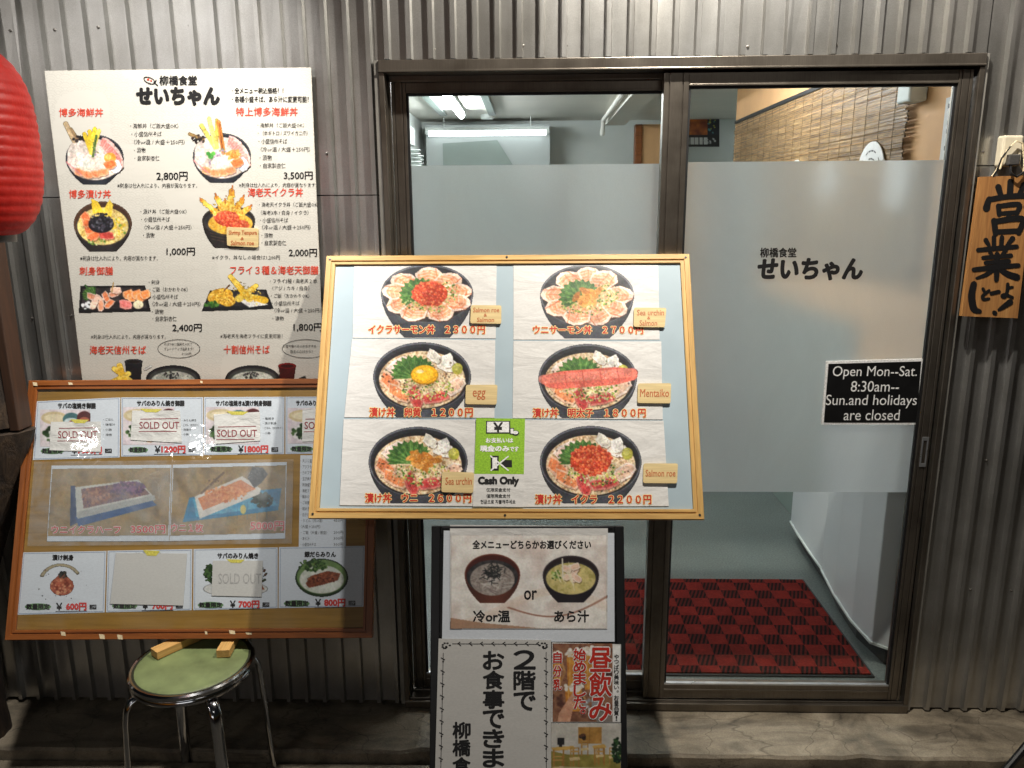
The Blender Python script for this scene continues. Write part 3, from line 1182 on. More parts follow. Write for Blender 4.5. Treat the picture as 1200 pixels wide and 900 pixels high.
def leaf(x0, x1, y0, y1, label, sl, sr, zb, zt, film):
    """one sliding door leaf; sl/sr stile widths"""
    o = Vector(((x0 + x1) / 2, (y0 + y1) / 2, 0.004))
    r = empty('sliding_door', o)
    tag(r, label, 'door', 'sliding doors of the shop')
    yg = (y0 + y1) / 2
    z0, z1 = 0.005, 2.034
    for a, c in ((x0, x0 + sl), (x1 - sr, x1)):
        q = MB()
        w = c - a
        q.box(a, c, y0 + .004, y1, z0, z1)
        q.box(a, a + w * .2, y0, y0 + .004, z0, z1); q.box(a + w * .24, a + w * .74, y0, y0 + .004, z0, z1); q.box(a + w * .78, c, y0, y0 + .004, z0, z1)
        part(q, 'stile', M['bronze'], r, o, 0.0012)
    q = MB(); q.box(x0 + sl + .0003, x1 - sr - .0003, y0 + .002, y1, zt, z1); q.box(x0 + sl + .0003, x1 - sr - .0003, y0 - .001, y0 + .002, zt, zt + .006)
    part(q, 'rail', M['bronze'], r, o, 0.001)
    q = MB(); q.box(x0 + sl + .0003, x1 - sr - .0003, y0 + .002, y1, z0, zb); q.box(x0 + sl + .0003, x1 - sr - .0003, y0 - .001, y0 + .002, zb - .022, zb - .016)
    part(q, 'rail', M['bronze'], r, o, 0.001)
    gx0, gx1 = x0 + sl, x1 - sr
    q = MB()
    e = 0.007
    for yy in (y0 + .006,):
        q.box(gx0, gx0 + e, yy, yg - .003, zb, zt); q.box(gx1 - e, gx1, yy, yg - .003, zb, zt)
        q.box(gx0 + e, gx1 - e, yy, yg - .003, zt - e, zt)
    part(q, 'gasket', M['gasket'], r, o, 0)
    pbox('glazing_bead', gx0 + .001, gx1 - .001, y0 + .003, yg - .003, zb - .002, zb + .005, M['bead'], r, o, 0.001)
    q = MB(); q.add([(gx0 + .001, yg, zb), (gx1 - .001, yg, zb), (gx1 - .001, yg, zt), (gx0 + .001, yg, zt)], [(0, 1, 2, 3)])
    gp = part(q, 'glass_pane', M['glass'], r, o, 0)
    q = MB(); q.add([(gx0 + .003, yg + .0015, film[0]), (gx1 - .003, yg + .0015, film[0]), (gx1 - .003, yg + .0015, film[1]), (gx0 + .003, yg + .0015, film[1])], [(0, 1, 2, 3)])
    part(q, 'frosted_film', M['frost'], gp, (0, 0, 0), 0)
    gp.children[0].location = -o if False else (-o[0], -o[1], -o[2])
    return r, o, yg


dl, dl_o, _ = leaf(0.0075, 0.868, 0.064, 0.102, 'clear and frosted sliding door behind the framed bowl menu, plain without writing', 0.043, 0.05, 0.056, 1.992, (0.752, 1.786))
dr, dr_o, YGR = leaf(0.806, 1.683, 0.015, 0.053, 'frosted sliding door lettered in black with the shop name, red mat behind it', 0.072, 0.040, 0.056, 1.997, (0.752, 1.787))
# recessed pull and lock
q = MB()
hx0, hx1, hz0, hz1 = 1.656, 1.677, 0.846, 0.945
q.box(hx0, hx1, 0.0125, 0.0148, hz1 - .012, hz1); q.box(hx0, hx1, 0.0125, 0.0148, hz0, hz0 + .012)
q.box(hx0, hx0 + .005, 0.0125, 0.0148, hz0 + .012, hz1 - .012); q.box(hx1 - .005, hx1, 0.0125, 0.0148, hz0 + .012, hz1 - .012)
hd = part(q, 'handle', M['bead'], dr, dr_o, 0.0006)
pbox('recess', hx0 + .005, hx1 - .005, 0.0135, 0.0146, hz0 + .012, hz1 - .012, M['gasket'], hd, (0, 0, 0), 0)

PG = Plane((0, YGR, 0))
# shop name on the glass
L = Lettering(PG, 0.0015, (dr_o[0], dr_o[2], -(dr_o[1] - YGR)))
L.text('柳橋食堂', 891, 290.5, 933, 301.5, 0.35, 3)
L.text('せいちゃん', 889, 303.5, 1010, 327.5, 1.35, 4, shear=0.12, dirs=12)
L.build('lettering', M['ink_black'], dr)
for ch in dr.children:
    if ch.name.startswith('lettering'): ch.rotation_euler = (RAD(90), 0, 0)

# opening hours sign stuck on the glass
qs = [(968.5, 423.5), (1082, 420.5), (1076.5, 497.5), (962.5, 497.5)]
r_, rt = root_on(PG, 'opening_hours_sign', qs, 0.0085)
tag(r_, 'black opening hours sign with white edge stuck low on the frosted glass', 'sign')
sheet('border', PG, qs, 0.0075, 0.006, M['ink_white'], r_, rt)
sheet('face', PG, [(971, 426.5), (1079.5, 423.5), (1074, 495), (965.5, 495)], 0.0085, 0.0009, M['blackframe'], r_, rt)
L = Lettering(PG, 0.0088, rt)
L.text('Open Mon--Sat.', 976, 429, 1074.5, 444.5, 0, 4, shear=0.12)
L.text('8:30am--', 997, 446.5, 1053.5, 459, 0, 4, shear=0.12)
L.text('Sun.and holidays', 967.5, 462.5, 1074.5, 478.5, 0, 4, shear=0.12)
L.text('are closed', 988.5, 480, 1055, 492.5, 0, 4, shear=0.12)
L.build('lettering', M['ink_white'], r_)

# ------------------------------------------------------------------ the room behind the doors
M['inwall'] = plain('interior_wall', (206, 212, 208), 0.6, 0, 0.02, 3)
M['inceil'] = plain('interior_ceiling', (226, 223, 214), 0.7, 0, 0.03, 2)
M['ochre'] = plain('ochre_wall', (206, 160, 112), 0.7, 0, 0.04, 6)
M['lino'] = None


def lino():
    t = NT('speckled_lino')
    v = t.coord()
    f = t.noise(v, 130, 3, 0.6)
    n = t.noise(v, 4, 5)
    col = t.ramp(f, [(0.32, (76, 84, 82)), (0.5, (97, 104, 102)), (0.72, (120, 126, 122))])
    col = t.mix(0.4, col, t.ramp(n, [(0.3, (190, 190, 188)), (0.7, (255, 255, 255))]), 'MULTIPLY')
    t.set(col, 0.35)
    return t.m


M['lino'] = lino()


def struct(name, mb, mat):
    return tag(mb.build(name, mat), kind='structure')


b = MB(); b.box(-0.8, 2.9, 0.132, 5.7, -0.12, 0.0); struct('interior_floor', b, M['lino'])
b = MB(); b.box(-0.8, 2.9, 0.132, 5.7, 2.50, 2.6)
b.box(-0.66, 1.87, 2.70, 2.86, 2.462, 2.4985); b.box(-0.66, 1.87, 0.132, 0.2, 2.1, 2.4985)
struct('ceiling', b, M['inceil'])
b = MB()
b.box(-0.8, -0.66, 0.132, 5.7, 0.0, 2.5)
b.box(-0.66, 2.9, 5.6, 5.75, 0.0, 2.5)
b.box(2.75, 2.9, 3.42, 5.6, 0.0, 2.5)
b.box(1.99, 2.75, 3.42, 3.5, 0, 2.5)
struct('interior_wall', b, M['inwall'])
b = MB(); b.box(1.87, 1.985, 0.132, 3.41, 0.0, 2.5); struct('side_wall', b, M['ochre'])
b = MB(); b.box(-2.6, -0.81, 0.05, 0.11, -0.1, 3.4); b.box(-0.8, -0.022, 0.05, 0.128, -.1, 3.4); b.box(1.7065, 3.4, 0.05, 0.128, -0.1, 3.4); b.box(-0.02, 1.706, 0.05, 0.128, 2.08, 3.4)
struct('wall_core', b, M['steel_dark'])

# partition with sloping stair underside at the back
M['bulk'] = plain('bulkhead_paint', (164, 170, 168), 0.6, 0, 0.02, 3)
t_ = empty('stair_partition', (0, 5.3, 2.1))
tag(t_, 'white boxed bulkhead with a sloping grey green panel at the back', 'bulkhead')
o_ = (0, 5.3, 2.1)
pbox('bulkhead', -0.58, 0.60, 5.28, 5.585, 1.2, 2.44, M['bulk'], t_, o_, 0.003)
M['greygreen'] = plain('grey_green_panel', (120, 132, 126), 0.5, 0, 0.04, 4)
q = MB()
xz = [(-0.42, 1.3), (0.74, 1.3), (0.10, 2.295), (-0.42, 2.27)]
q.add([(x, 5.262, z) for x, z in xz] + [(x, 5.279, z) for x, z in xz], [(0, 1, 2, 3), (7, 6, 5, 4), (0, 4, 5, 1), (1, 5, 6, 2), (2, 6, 7, 3), (3, 7, 4, 0)])
part(q, 'sloping_panel', M['greygreen'], t_, o_, 0)


# fluorescent lights
def tube_light(loc, length, rz, label, power):
    r = empty('fluorescent_light', loc, rz)
    tag(r, label, 'ceiling light', 'fluorescent lights of the room')
    q = MB(); q.box(-length / 2, length / 2, -0.028, 0.028, 0.03, 0.06); [q.tube([(sx * length * .35, 0, .06), (sx * length * .35, 0, 2.499 - loc[2])], 0.006, 6) for sx in (-1, 1)]; q.box(-length / 2, -length / 2 + .03, -0.03, 0.03, 0, 0.03); q.box(length / 2 - .03, length / 2, -0.03, 0.03, 0, 0.03)
    q.build('housing', M['inwall'], r, bevel=0.003)
    t = NT('lit_tube')
    t.b.inputs['Emission Color'].default_value = (0.93, 0.97, 1.0, 1)
    t.b.inputs['Emission Strength'].default_value = power
    q = MB(); q.tube([(-length / 2 + .03, 0, .006), (length / 2 - .03, 0, .006)], 0.024, 12)
    q.build('tube', t.m, r, smooth=True)
    return r


tube_light((-0.178, 3.95, 2.435), 1.35, RAD(90), 'lit fluorescent tube on the ceiling pointing away from the door', 105)
tube_light((0.01, 5.19, 2.345), 1.16, 0, 'lit fluorescent tube fixed across the white bulkhead at the back', 5)
# two unseen tubes added over the entrance to brighten panes and floor
tube_light((1.30, 1.75, 2.33), 1.2, RAD(90), 'added unseen fluorescent tube close above the entrance mat', 84)
tube_light((0.10, 1.75, 2.33), 1.2, RAD(90), 'added unseen fluorescent tube inside above the left sliding door', 72)

# ceiling panels and smoke detector
q = MB()
q.box(-0.40, -0.34, 2.95, 4.95, 2.480, 2.4985); q.box(0.04, 0.10, 2.95, 4.95, 2.480, 2.4985)
tag(q.build('ceiling_trough', M['greygreen']), 'grey ceiling trough strips either side of the lengthwise lit tube', 'ceiling trim')
q = MB(); q.lathe([(0.055, 0), (0.06, 0.02), (0.06, 0.04)], 24)
sd = q.build('smoke_detector', M['inwall'], smooth=True)
sd.location = (0.02, 5.02, 2.458)
tag(sd, 'small round white smoke detector on the ceiling above the rear tube', 'smoke detector')
# wooden post at the back, duct
tag(boxobj('wooden_post', 1.393, 1.458, 5.2, 5.3, 0, 2.42, M['brownwood'], bevel=0.004), 'brown wooden post standing at the back of the room', 'post')
tag(boxobj('ochre_partition', 1.46, 1.80, 5.22, 5.28, 0, 2.42, M['ochre'], bevel=0.003), 'ochre partition panel beside the brown wooden post', 'partition')
q = MB(); q.box(1.10, 1.28, 3.1, 5.1, 2.40, 2.495); q.tube([(1.06, 3.1, 2.44), (1.06, 4.8, 2.42), (1.06, 4.9, 2.30)], 0.02, 10)
tag(q.build('ceiling_duct', M['inceil'], bevel=0.004), 'cream boxed duct with pipe running along the ceiling', 'duct')
# crockery shelf at far left
q = MB()
r_ = empty('wall_shelf', (-0.55, 4.2, 1.95))
tag(r_, 'small wall shelf stacked with white dishes at the far left', 'shelf')
q.box(-0.11, 0.10, -0.25, 0.25, -0.02, 0.0)
q.build('board', M['inwall'], r_)
q = MB()
for k in range(6): q.lathe([(0.03, k * .03), (0.085, k * .03 + .022), (0.085, k * .03 + .026)], 20, (0, -0.12, 0.0))
for k in range(5): q.lathe([(0.03, k * .03), (0.075, k * .03 + .022), (0.075, k * .03 + .026)], 20, (0, 0.12, 0.0))
q.build('dishes', M['inwall'], r_, smooth=True)
q = MB(); q.box(-0.655, -0.60, 4.5, 4.7, 2.2, 2.35)
tag(q.build('switch_box', M['inwall'], bevel=0.006), 'white switch box high on the left inside wall', 'box')

# posters at the back right
PB = Plane((0, 5.595, 0))
cv = Canvas(802, 131, 843, 172, 1.6, (44, 42, 44), 5)
cv.rect(802, 131, 829, 158, cv.tex((120, 52, 30), (196, 112, 44), 8))
cv.rect(829, 131, 843, 158, (36, 38, 48))
cv.specks(834, 146, 5, 10, 12, .8, 1.6, [(190, 190, 80), (90, 150, 150)])
cv.rect(802, 158, 843, 172, (30, 30, 32))
for k in range(5): cv.rect(804 + k * 5.2, 161, 808 + k * 5.2, 169, (214, 214, 210))
cv.specks(832, 166, 8, 4, 10, .8, 1.6, [(200, 200, 200)])
qq = [(802, 131), (843, 131), (843, 172), (802, 172)]
r_, rt = root_on(PB, 'wall_poster', qq, 0.003)
tag(r_, 'dark orange and black poster on the rear wall', 'poster')
sheet('paper', PB, qq, 0.002, 0.002, M['paper'], r_, rt)
cv.mesh('picture', PB, 0.003, rt, M['print_mat'], r_)

# bamboo blind on the side wall
rnd = random.Random(8)


def blind_mat():
    t = NT('bamboo_reed')
    v = t.coord((1, 2.5, 90))
    n = t.noise(v, 1.3, 3, 0.7)
    v2 = t.coord((1, 16, 60))
    n2 = t.noise(v2, 1.0, 2, 0.6)
    col = t.ramp(n, [(0.3, (78, 57, 32)), (0.5, (132, 102, 62)), (0.7, (168, 138, 92))])
    col = t.mix(0.55, col, t.ramp(n2, [(0.38, (120, 110, 96)), (0.55, (255, 255, 255))]), 'MULTIPLY')
    t.set(col, 0.55)
    return t.m


M['reed'] = blind_mat()
M['bark_cord'] = plain('blind_cord', (120, 96, 66), 0.8)
r_ = empty('bamboo_blind', (1.85, 2.1, 2.24))
tag(r_, 'long split bamboo blind hung along the ochre side wall', 'blind')
q = MB()
z = 2.215
while z > 1.38:
    h = rnd.uniform(.0045, .0085)
    y0, y1 = 0.76 - rnd.uniform(0, .025), 3.30 + rnd.uniform(-.015, .015)
    x = 1.842 + rnd.uniform(-.002, .002)
    ys = np.linspace(y0, y1, 9)
    zz = [z + rnd.uniform(-.0016, .0016) - 0.03 * (1 - (yy - .9) / 2.4) * 0 for yy in ys]
    vs = []
    for yy, zk in zip(ys, zz): vs += [(x - .004, yy, zk - h / 2), (x - .004 + rnd.uniform(-.001, .001), yy, zk + h / 2), (x + .003, yy, zk)]
    fs = []
    for i in range(8):
        a = i * 3
        fs += [(a, a + 1, a + 4, a + 3), (a + 1, a + 2, a + 5, a + 4), (a + 2, a, a + 3, a + 5)]
    q.add(vs, fs)
    z -= h + rnd.uniform(.0006, .0022)
part(q, 'reeds', M['reed'], r_, (1.85, 2.1, 2.24), 0)
q = MB()
for k in range(19):
    y = 0.84 + k * .133
    q.tube([(1.836, y, 2.22), (1.8362, y + .002, 1.8), (1.836, y, 1.38)], 0.0011, 5)
part(q, 'cord', M['bark_cord'], r_, (1.85, 2.1, 2.24), 0)
q = MB(); q.box(1.836, 1.856, 0.78, 3.31, 2.221, 2.243)
part(q, 'top_batten', M['blackframe'], r_, (1.85, 2.1, 2.24), 0.002)


# paper fans pinned on the blind
def fan(y, z, rad, label, oval=1.25):
    r = empty('paper_fan', (1.828, y, z))
    tag(r, label, 'fan', 'paper fans on the blind')
    q = MB()
    n = 40
    P = [(rad * math.cos(2 * math.pi * k / n), rad * oval * math.sin(2 * math.pi * k / n)) for k in range(n)]
    q.add([(0.0, a, c) for a, c in P] + [(0.004, a, c) for a, c in P], [tuple(range(n - 1, -1, -1)), tuple(range(n, 2 * n))] + [(i, (i + 1) % n, n + (i + 1) % n, n + i) for i in range(n)])
    q.build('paper', M['paper'], r)
    q = MB()
    for k, rr in enumerate((.28, .5, .72)):
        for j in range(24):
            if (j + k) % 5 == 0: continue
            a0, a1 = 2 * math.pi * j / 24, 2 * math.pi * (j + .8) / 24
            w = rad * .045
            q.add([(-.0012, rr * rad * math.cos(a0), rr * rad * oval * math.sin(a0)), (-.0012, rr * rad * math.cos(a1), rr * rad * oval * math.sin(a1)),
                   (-.0012, (rr * rad + w) * math.cos(a1), (rr * rad + w) * oval * math.sin(a1)), (-.0012, (rr * rad + w) * math.cos(a0), (rr * rad + w) * oval * math.sin(a0))], [(0, 1, 2, 3)])
    q.build('pattern', M['ink_grey'], r)
    q = MB(); q.box(-.004, .006, -.009, .009, -rad * oval - .16, -rad * oval + .01)
    q.build('handle', M['tagwood'], r)


fan(1.0, 1.775, 0.135, 'round white paper fan with ring pattern pinned on the blind', 1.05)
fan(1.93, 1.79, 0.11, 'pale paper fan half hidden by the frosted film, further along the blind', 1.0)

# box and framed notice on the ochre wall near the door
tag(boxobj('wall_box', 1.80, 1.868, 0.655, 0.755, 2.03, 2.16, M['inwall'], bevel=0.008), 'white plastic box on the ochre wall beside the blind', 'box')
r_ = empty('wall_notice', (1.868, 0.46, 1.7))
tag(r_, 'narrow white notice with dark writing on the ochre wall by the door', 'notice')
q = MB(); q.box(-0.006, 0.0, -0.05, 0.05, -0.1, 0.32); q.build('paper', M['paper'], r_)
q = MB()
for k in range(14):
    q.box(-0.0072, -0.0062, -0.034 + rnd.uniform(0, .02), 0.03 - rnd.uniform(0, .02), -0.08 + k * .028, -0.065 + k * .028)
q.build('lettering', M['ink_black'], r_)

tag(boxobj('dado_panel', 1.853, 1.8685, 1.40, 3.40, 0.001, 1.15, M['greygreen'], bevel=0.003), 'grey green dado panel low on the side wall beyond the white counter', 'wall panel')

# red door mat
def mat_red():
    t = NT('red_check_mat')
    v = t.coord()
    wob = t.noise(v, 60, 2)
    ck = t.n('TexChecker')
    ck.inputs['Scale'].default_value = 1 / 0.072
    t.l(v, ck.inputs['Vector'])
    wv = t.n('TexWave', wave_type='BANDS', bands_direction='X')
    wv.inputs['Scale'].default_value = 20
    wv.inputs['Distortion'].default_value = 0.6
    t.l(t.coord(rot=(0, 0, 0.35)), wv.inputs['Vector'])
    stripes = t.ramp(wv.outputs['Fac'], [(0.48, (20, 13, 13)), (0.62, (92, 26, 22))])
    fib = t.noise(t.coord((1, 6, 1)), 120, 3)
    red = t.ramp(fib, [(0.3, (98, 26, 21)), (0.7, (146, 43, 35))])
    col = t.mix(ck.outputs['Fac'], red, stripes)
    # fine rib lines across
    w2 = t.n('TexWave', wave_type='BANDS', bands_direction='Y')
    w2.inputs['Scale'].default_value = 55
    t.l(v, w2.inputs['Vector'])
    col = t.mix(0.5, col, t.ramp(w2.outputs['Fac'], [(0.3, (90, 80, 80)), (0.6, (255, 255, 255))]), 'MULTIPLY')
    dirt = t.noise(v, 7, 6, 0.7)
    col = t.mix(0.6, col, t.ramp(dirt, [(0.35, (150, 140, 136)), (0.62, (255, 255, 255))]), 'MULTIPLY')
    t.set(col, 0.95, spec=0.1)
    t.bump(fib, 0.6, 0.004)
    return t.m


r_ = empty('door_mat', (1.255, 0.49, 0.0))
tag(r_, 'red and black checked door mat on the grey floor inside', 'door mat')
q = MB(); q.prism([(-0.48, -0.33), (0.392, -0.33), (0.392, 0.395), (-0.48, 0.395)], 0.0065, 0.0115)
q.build('pile', mat_red(), r_)
q = MB(); q.box(-0.49, 0.402, -0.34, 0.405, 0.0008, 0.006)
q.build('rubber_edge', M['gasket'], r_)

# white counter with faceted curved front
def counter():
    r = empty('white_counter', (1.78, 0.8, 0))
    tag(r, 'low white counter with a curved panelled front right of the mat', 'counter')
    o = (1.78, 0.8, 0)
    front = [(1.775, 0.165), (1.712, 0.215), (1.678, 0.245), (1.668, 0.40), (1.682, 0.62), (1.712, 0.842)]
    front2 = [(1.716, 0.848), (1.722, 1.02), (1.735, 1.22), (1.752, 1.38)]
    for F in (front, front2):
        q = MB()
        n = len(F)
        vs = []
        for z in (0.085, 0.98):
            vs += [(x, y, z) for x, y in F]
            vs += [(1.862, y, z) for x, y in F]
        m = 2 * n
        fs = []
        for i in range(n - 1):
            fs += [(i, m + i, m + i + 1, i + 1), (n + i, n + i + 1, m + n + i + 1, m + n + i), (i, i + 1, n + i + 1, n + i), (m + i, m + n + i, m + n + i + 1, m + i + 1)]
        fs += [(0, n, m + n, m), (n - 1, m + n - 1, m + 2 * n - 1, 2 * n - 1)]
        q.add(vs, fs)
        part(q, 'panel', M['counter'], r, o, 0.004)
        q = MB()
        vs = []
        for x, y in F: vs += [(x - .006, y, 0.079), (x - .006, y, 0.088), (x + .004, y, 0.088), (x + .004, y, 0.079)]
        fs = []
        for i in range(n - 1):
            a = i * 4
            for k in range(4): fs.append((a + k, a + 4 + k, a + 4 + (k + 1) % 4, a + (k + 1) % 4))
        q.add(vs, fs)
        part(q, 'edge_trim', M['inwall'], r, o, 0)
    q = MB()
    P = [(1.73, 0.24), (1.70, 0.42), (1.712, 0.62), (1.745, 0.85), (1.755, 1.03), (1.77, 1.22), (1.785, 1.36), (1.86, 1.36), (1.86, 0.18)]
    q.prism(P[::-1] if False else [P[i] for i in (8, 7, 6, 5, 4, 3, 2, 1, 0)], 0.001, 0.083)
    part(q, 'plinth', M['blackframe'], r, o, 0)


M['counter'] = plain('white_laminate', (206, 208, 210), 0.35, 0, 0.02, 4)
counter()

# =================================================================== BIG WALL MENU POSTER
PP = Plane((0, 0.004, 0))
POST_Q = [(52, 83), (364.5, 79), (384.5, 545), (109, 548)]
pr, prt = root_on(PP, 'menu_poster', POST_Q, 0.0)
tag(pr, 'large cream menu poster of rice bowls hung on the ribbed wall', 'poster')


def seigaiha(x0, y0, x1, y1, ss, base, dark, per=17.0):
    cv = Canvas(x0, y0, x1, y1, ss, base)
    X, Y = cv.X, cv.Y
    best = np.full(X.shape, -1.0)
    val = np.zeros(X.shape)
    rowh = per * .28
    row0 = np.floor(Y / rowh)
    for k in range(-1, 4):                      # lower rows overlap the ones above
        row = row0 + k
        off = np.where(row % 2 == 0, 0, per / 2)
        cxx = np.round((X - off) / per) * per + off
        d = np.hypot(X - cxx, Y - (row * rowh + rowh))
        inside = (d < per * .5) & (row > best)
        r = d / (per * .5)
        ring = ((r > .90) | ((r > .60) & (r < .70)) | ((r > .30) & (r < .40))).astype(float)
        val = np.where(inside, ring, val)
        best = np.where(inside, row, best)
    nz = vnoise(cv.h, cv.w, 60 * ss, cv.r)
    k = (val * 0.9 * (nz > .36))[..., None]
    cv.c = cv.c * (1 - k) + np.asarray(dark, float) * k
    return cv


cv = seigaiha(40, 70, 395, 555, 1.15, (207, 203, 193), (196, 192, 182))
uv_in = PP.uv(cv.X, cv.Y)
QC = PP.uv([q[0] for q in POST_Q], [q[1] for q in POST_Q])
ins = np.ones(cv.X.shape, bool)
for i in range(4):
    a, c = QC[i], QC[(i + 1) % 4]
    ins &= (c[0] - a[0]) * (uv_in[..., 1] - a[1]) - (c[1] - a[1]) * (uv_in[..., 0] - a[0]) < 0
cv.a = ins.astype(float)
sheet('sheet', PP, POST_Q, -0.0006, 0.001, M['paper_warm'], pr, prt)
cv.mesh('printed_ground', PP, 0.0, prt, M['print_mat'], pr)

PL1 = 0.0006


def pic(x0, y0, x1, y1, fn, ss=1.7, seed=1, pl=PP, lift=PL1, rt=None, parent=None, mat=None, name='bowl_picture', bg=None):
    c = Canvas(x0, y0, x1, y1, ss, bg, seed)
    fn(c)
    photo_finish(c, 5)
    return c.mesh(name, pl, lift, rt or prt, mat or M['print_mat'], parent or pr)


SALM, TUNA, WHITEF, PRAWN = (236, 138, 92), (226, 132, 124), (234, 220, 206), (232, 184, 92)


def kaisen(lux):
    def f(c):
        cx, cy = (260, 183) if lux else (111, 185)
        d_bowl(c, cx, cy, 34, 27, cy + 31.5, 13, (38, 40, 48), (30, 32, 38), (66, 66, 72))
        c.ell(cx, cy + 2, 32, 24, c.tex((228, 206, 192), (240, 226, 214), 4))
        c.ell(cx - 18, cy - 4, 14, 17, c.tex((208, 190, 180), (236, 226, 216), 3))
        for k in range(5): d_slice(c, cx + 14 + k * 3, cy - 14 + k * 5, 20, 15, 35 + k * 12, TUNA, (240, 196, 186), 3)
        d_slice(c, cx + 24, cy + 10, 16, 14, 60, (206, 214, 228), (236, 238, 242), 2)
        if lux:
            d_uni(c, cx + 14, cy - 2, 9, 7, 14)
            for k, (ax, ay) in enumerate(((-24, -36), (-15, -44), (-6, -42), (-12, -34))):
                c.line(cx - 8 + k, cy - 10, cx + ax, cy + ay, 5 - k * .4, [(214, 196, 96), (232, 218, 130), (200, 180, 80), (226, 206, 110)][k])
            c.line(cx + 2, cy - 4, cx - 4, cy - 40, 5, (206, 130, 54)); c.line(cx + 1, cy - 6, cx - 3, cy - 38, 1.5, (150, 80, 34))
            c.line(cx - 22, cy - 20, cx - 38, cy - 26, 4, (150, 120, 74)); c.specks(cx - 27, cy - 20, 8, 5, 14, 1, 2.4, [(30, 26, 26), (58, 44, 40)])
            c.specks(cx - 8, cy + 4, 8, 8, 24, 1, 2.2, [(178, 150, 172), (206, 186, 204), (150, 116, 150)])
            c.ell(cx - 13, cy + 0, 3.4, 3.4, (78, 160, 66)); c.ell(cx - 10, cy - 3, 2.6, 2.6, (96, 176, 74)); c.ell(cx - 16, cy - 3, 2.4, 2.4, (70, 150, 60))
        else:
            c.line(cx - 24, cy - 20, cx - 34, cy - 40, 6, (188, 164, 128)); c.line(cx - 20, cy - 22, cx - 28, cy - 34, 4, (150, 124, 90))
            c.specks(cx - 18, cy - 22, 7, 4, 14, 1, 2.6, [(28, 26, 26), (56, 46, 44)])
            for ax in (-12, -6, 0, 5): c.line(cx - 4, cy - 6, cx + ax, cy - 34 + abs(ax) * .5, 5, [(240, 206, 60), (250, 222, 96)][ax % 2])
            c.line(cx - 2, cy - 2, cx + 2, cy - 26, 3, (84, 112, 52)); c.specks(cx, cy - 14, 2, 10, 20, .5, 1.2, [(120, 150, 84), (50, 70, 36)])
            c.ell(cx + 18, cy + 0, 7, 6, (236, 160, 60)); c.ell(cx + 16, cy - 1, 3.4, 3, (246, 196, 110))
        c.ell(cx - 2 if lux else cx - 10, cy + 8, 11, 7.5, (240, 232, 212)); c.ell(cx - 3 if lux else cx - 11, cy + 6.5, 8, 5, (250, 246, 234))
        d_slice(c, cx + 18, cy + 8, 15, 11, -20, (234, 106, 56), (244, 150, 100), 3)
        for k, (ax, ay) in enumerate(((-18, 17), (-8, 20), (2, 19), (10, 17))): d_slice(c, cx + ax, cy + ay, 13, 9, 20 - 10 * k, SALM, (246, 188, 146), 3)
        c.line(cx - 33, cy + 5, cx - 16, cy + 20, 2, (226, 150, 150), .8)
        c.specks(cx + 1, cy - 6, 4, 3, 12, .7, 1.5, [(160, 140, 176), (120, 130, 90)])
    return f


pic(74, 138, 150, 219, kaisen(False), seed=3)
pic(218, 136, 297, 217, kaisen(True), seed=4)


def zuke_small(c):
    cx, cy = 120.5, 262
    d_bowl(c, cx, cy, 34, 26, cy + 33, 15, (44, 40, 40), (70, 48, 36), (96, 70, 54))
    c.ell(cx, cy + 3, 30, 22, c.tex((220, 190, 104), (240, 220, 150), 2.4, (206, 166, 84)))
    for k in range(4): d_slice(c, cx - 20 + k * 3, cy - 6 + k * 7, 16, 11, 60 - 30 * k, (222, 112, 66), (240, 166, 120), 3)
    d_slice(c, cx + 4, cy + 14, 20, 10, 5, (206, 74, 66), (228, 130, 110), 3)
    c.specks(cx + 18, cy + 4, 10, 12, 40, .8, 2, [(240, 206, 70), (226, 186, 60), (120, 160, 60), (240, 226, 160)])
    c.poly([(cx - 12, cy - 12), (cx - 14, cy - 30), (cx - 6, cy - 26), (cx + 2, cy - 12)], (240, 202, 60))
    c.poly([(cx - 2, cy - 10), (cx + 8, cy - 29), (cx + 12, cy - 22), (cx + 10, cy - 8)], (250, 216, 80))
    c.ell(cx - 2, cy + 1, 15, 10, (30, 28, 34))
    c.specks(cx - 2, cy - 2, 14, 10, 90, .8, 1.9, [(26, 24, 28), (58, 56, 66), (96, 94, 104), (40, 38, 44)])
    c.specks(cx - 6, cy + 21, 12, 4, 20, .8, 1.6, GREENS)


pic(84, 230, 157, 297, zuke_small, seed=5)


def ebiten(c):
    cx, cy = 268, 258
    d_bowl(c, cx, cy, 31, 17, cy + 33, 16, (44, 38, 36), (28, 24, 22), (74, 66, 60))
    for k in range(5): c.line(cx - 24 + k, cy + 8 + 3.5 * k, cx + 6, cy + 13 + 3.7 * k, .6, (110, 86, 66), .7)
    c.ell(cx + 2, cy + 4, 26, 13, c.tex((222, 160, 50), (244, 204, 90), 2))
    for (ax, ay, w) in ((-32, -25, 7), (-14, -28, 8), (4, -36, 9), (16, -26, 8), (24, -16, 8), (-4, -22, 9)):
        for k in range(14):
            t = k / 13
            x, y = cx + ax * t, cy + ay * t + 2
            c.ell(x + c.r.normal() * .6, y, w * (.62 - .22 * t), w * (.5 - .15 * t), [(228, 172, 62), (240, 200, 88), (214, 150, 46)][c.r.integers(3)], c.r.random() * 90)
        c.specks(cx + ax * .5, cy + ay * .5, w * .8, abs(ay) * .4, 30, .5, 1.3, [(250, 226, 130), (206, 138, 40), (244, 210, 100)])
        c.line(cx + ax, cy + ay + 2, cx + ax * 1.12, cy + ay * 1.12, 2.2, (196, 116, 52))
    d_ikura(c, cx - 2, cy - 2, 15, 9, 120, 1.2)
    d_ikura(c, cx + 10, cy + 6, 14, 7, 90, 1.2)


pic(234, 217, 302, 294, ebiten, seed=6)


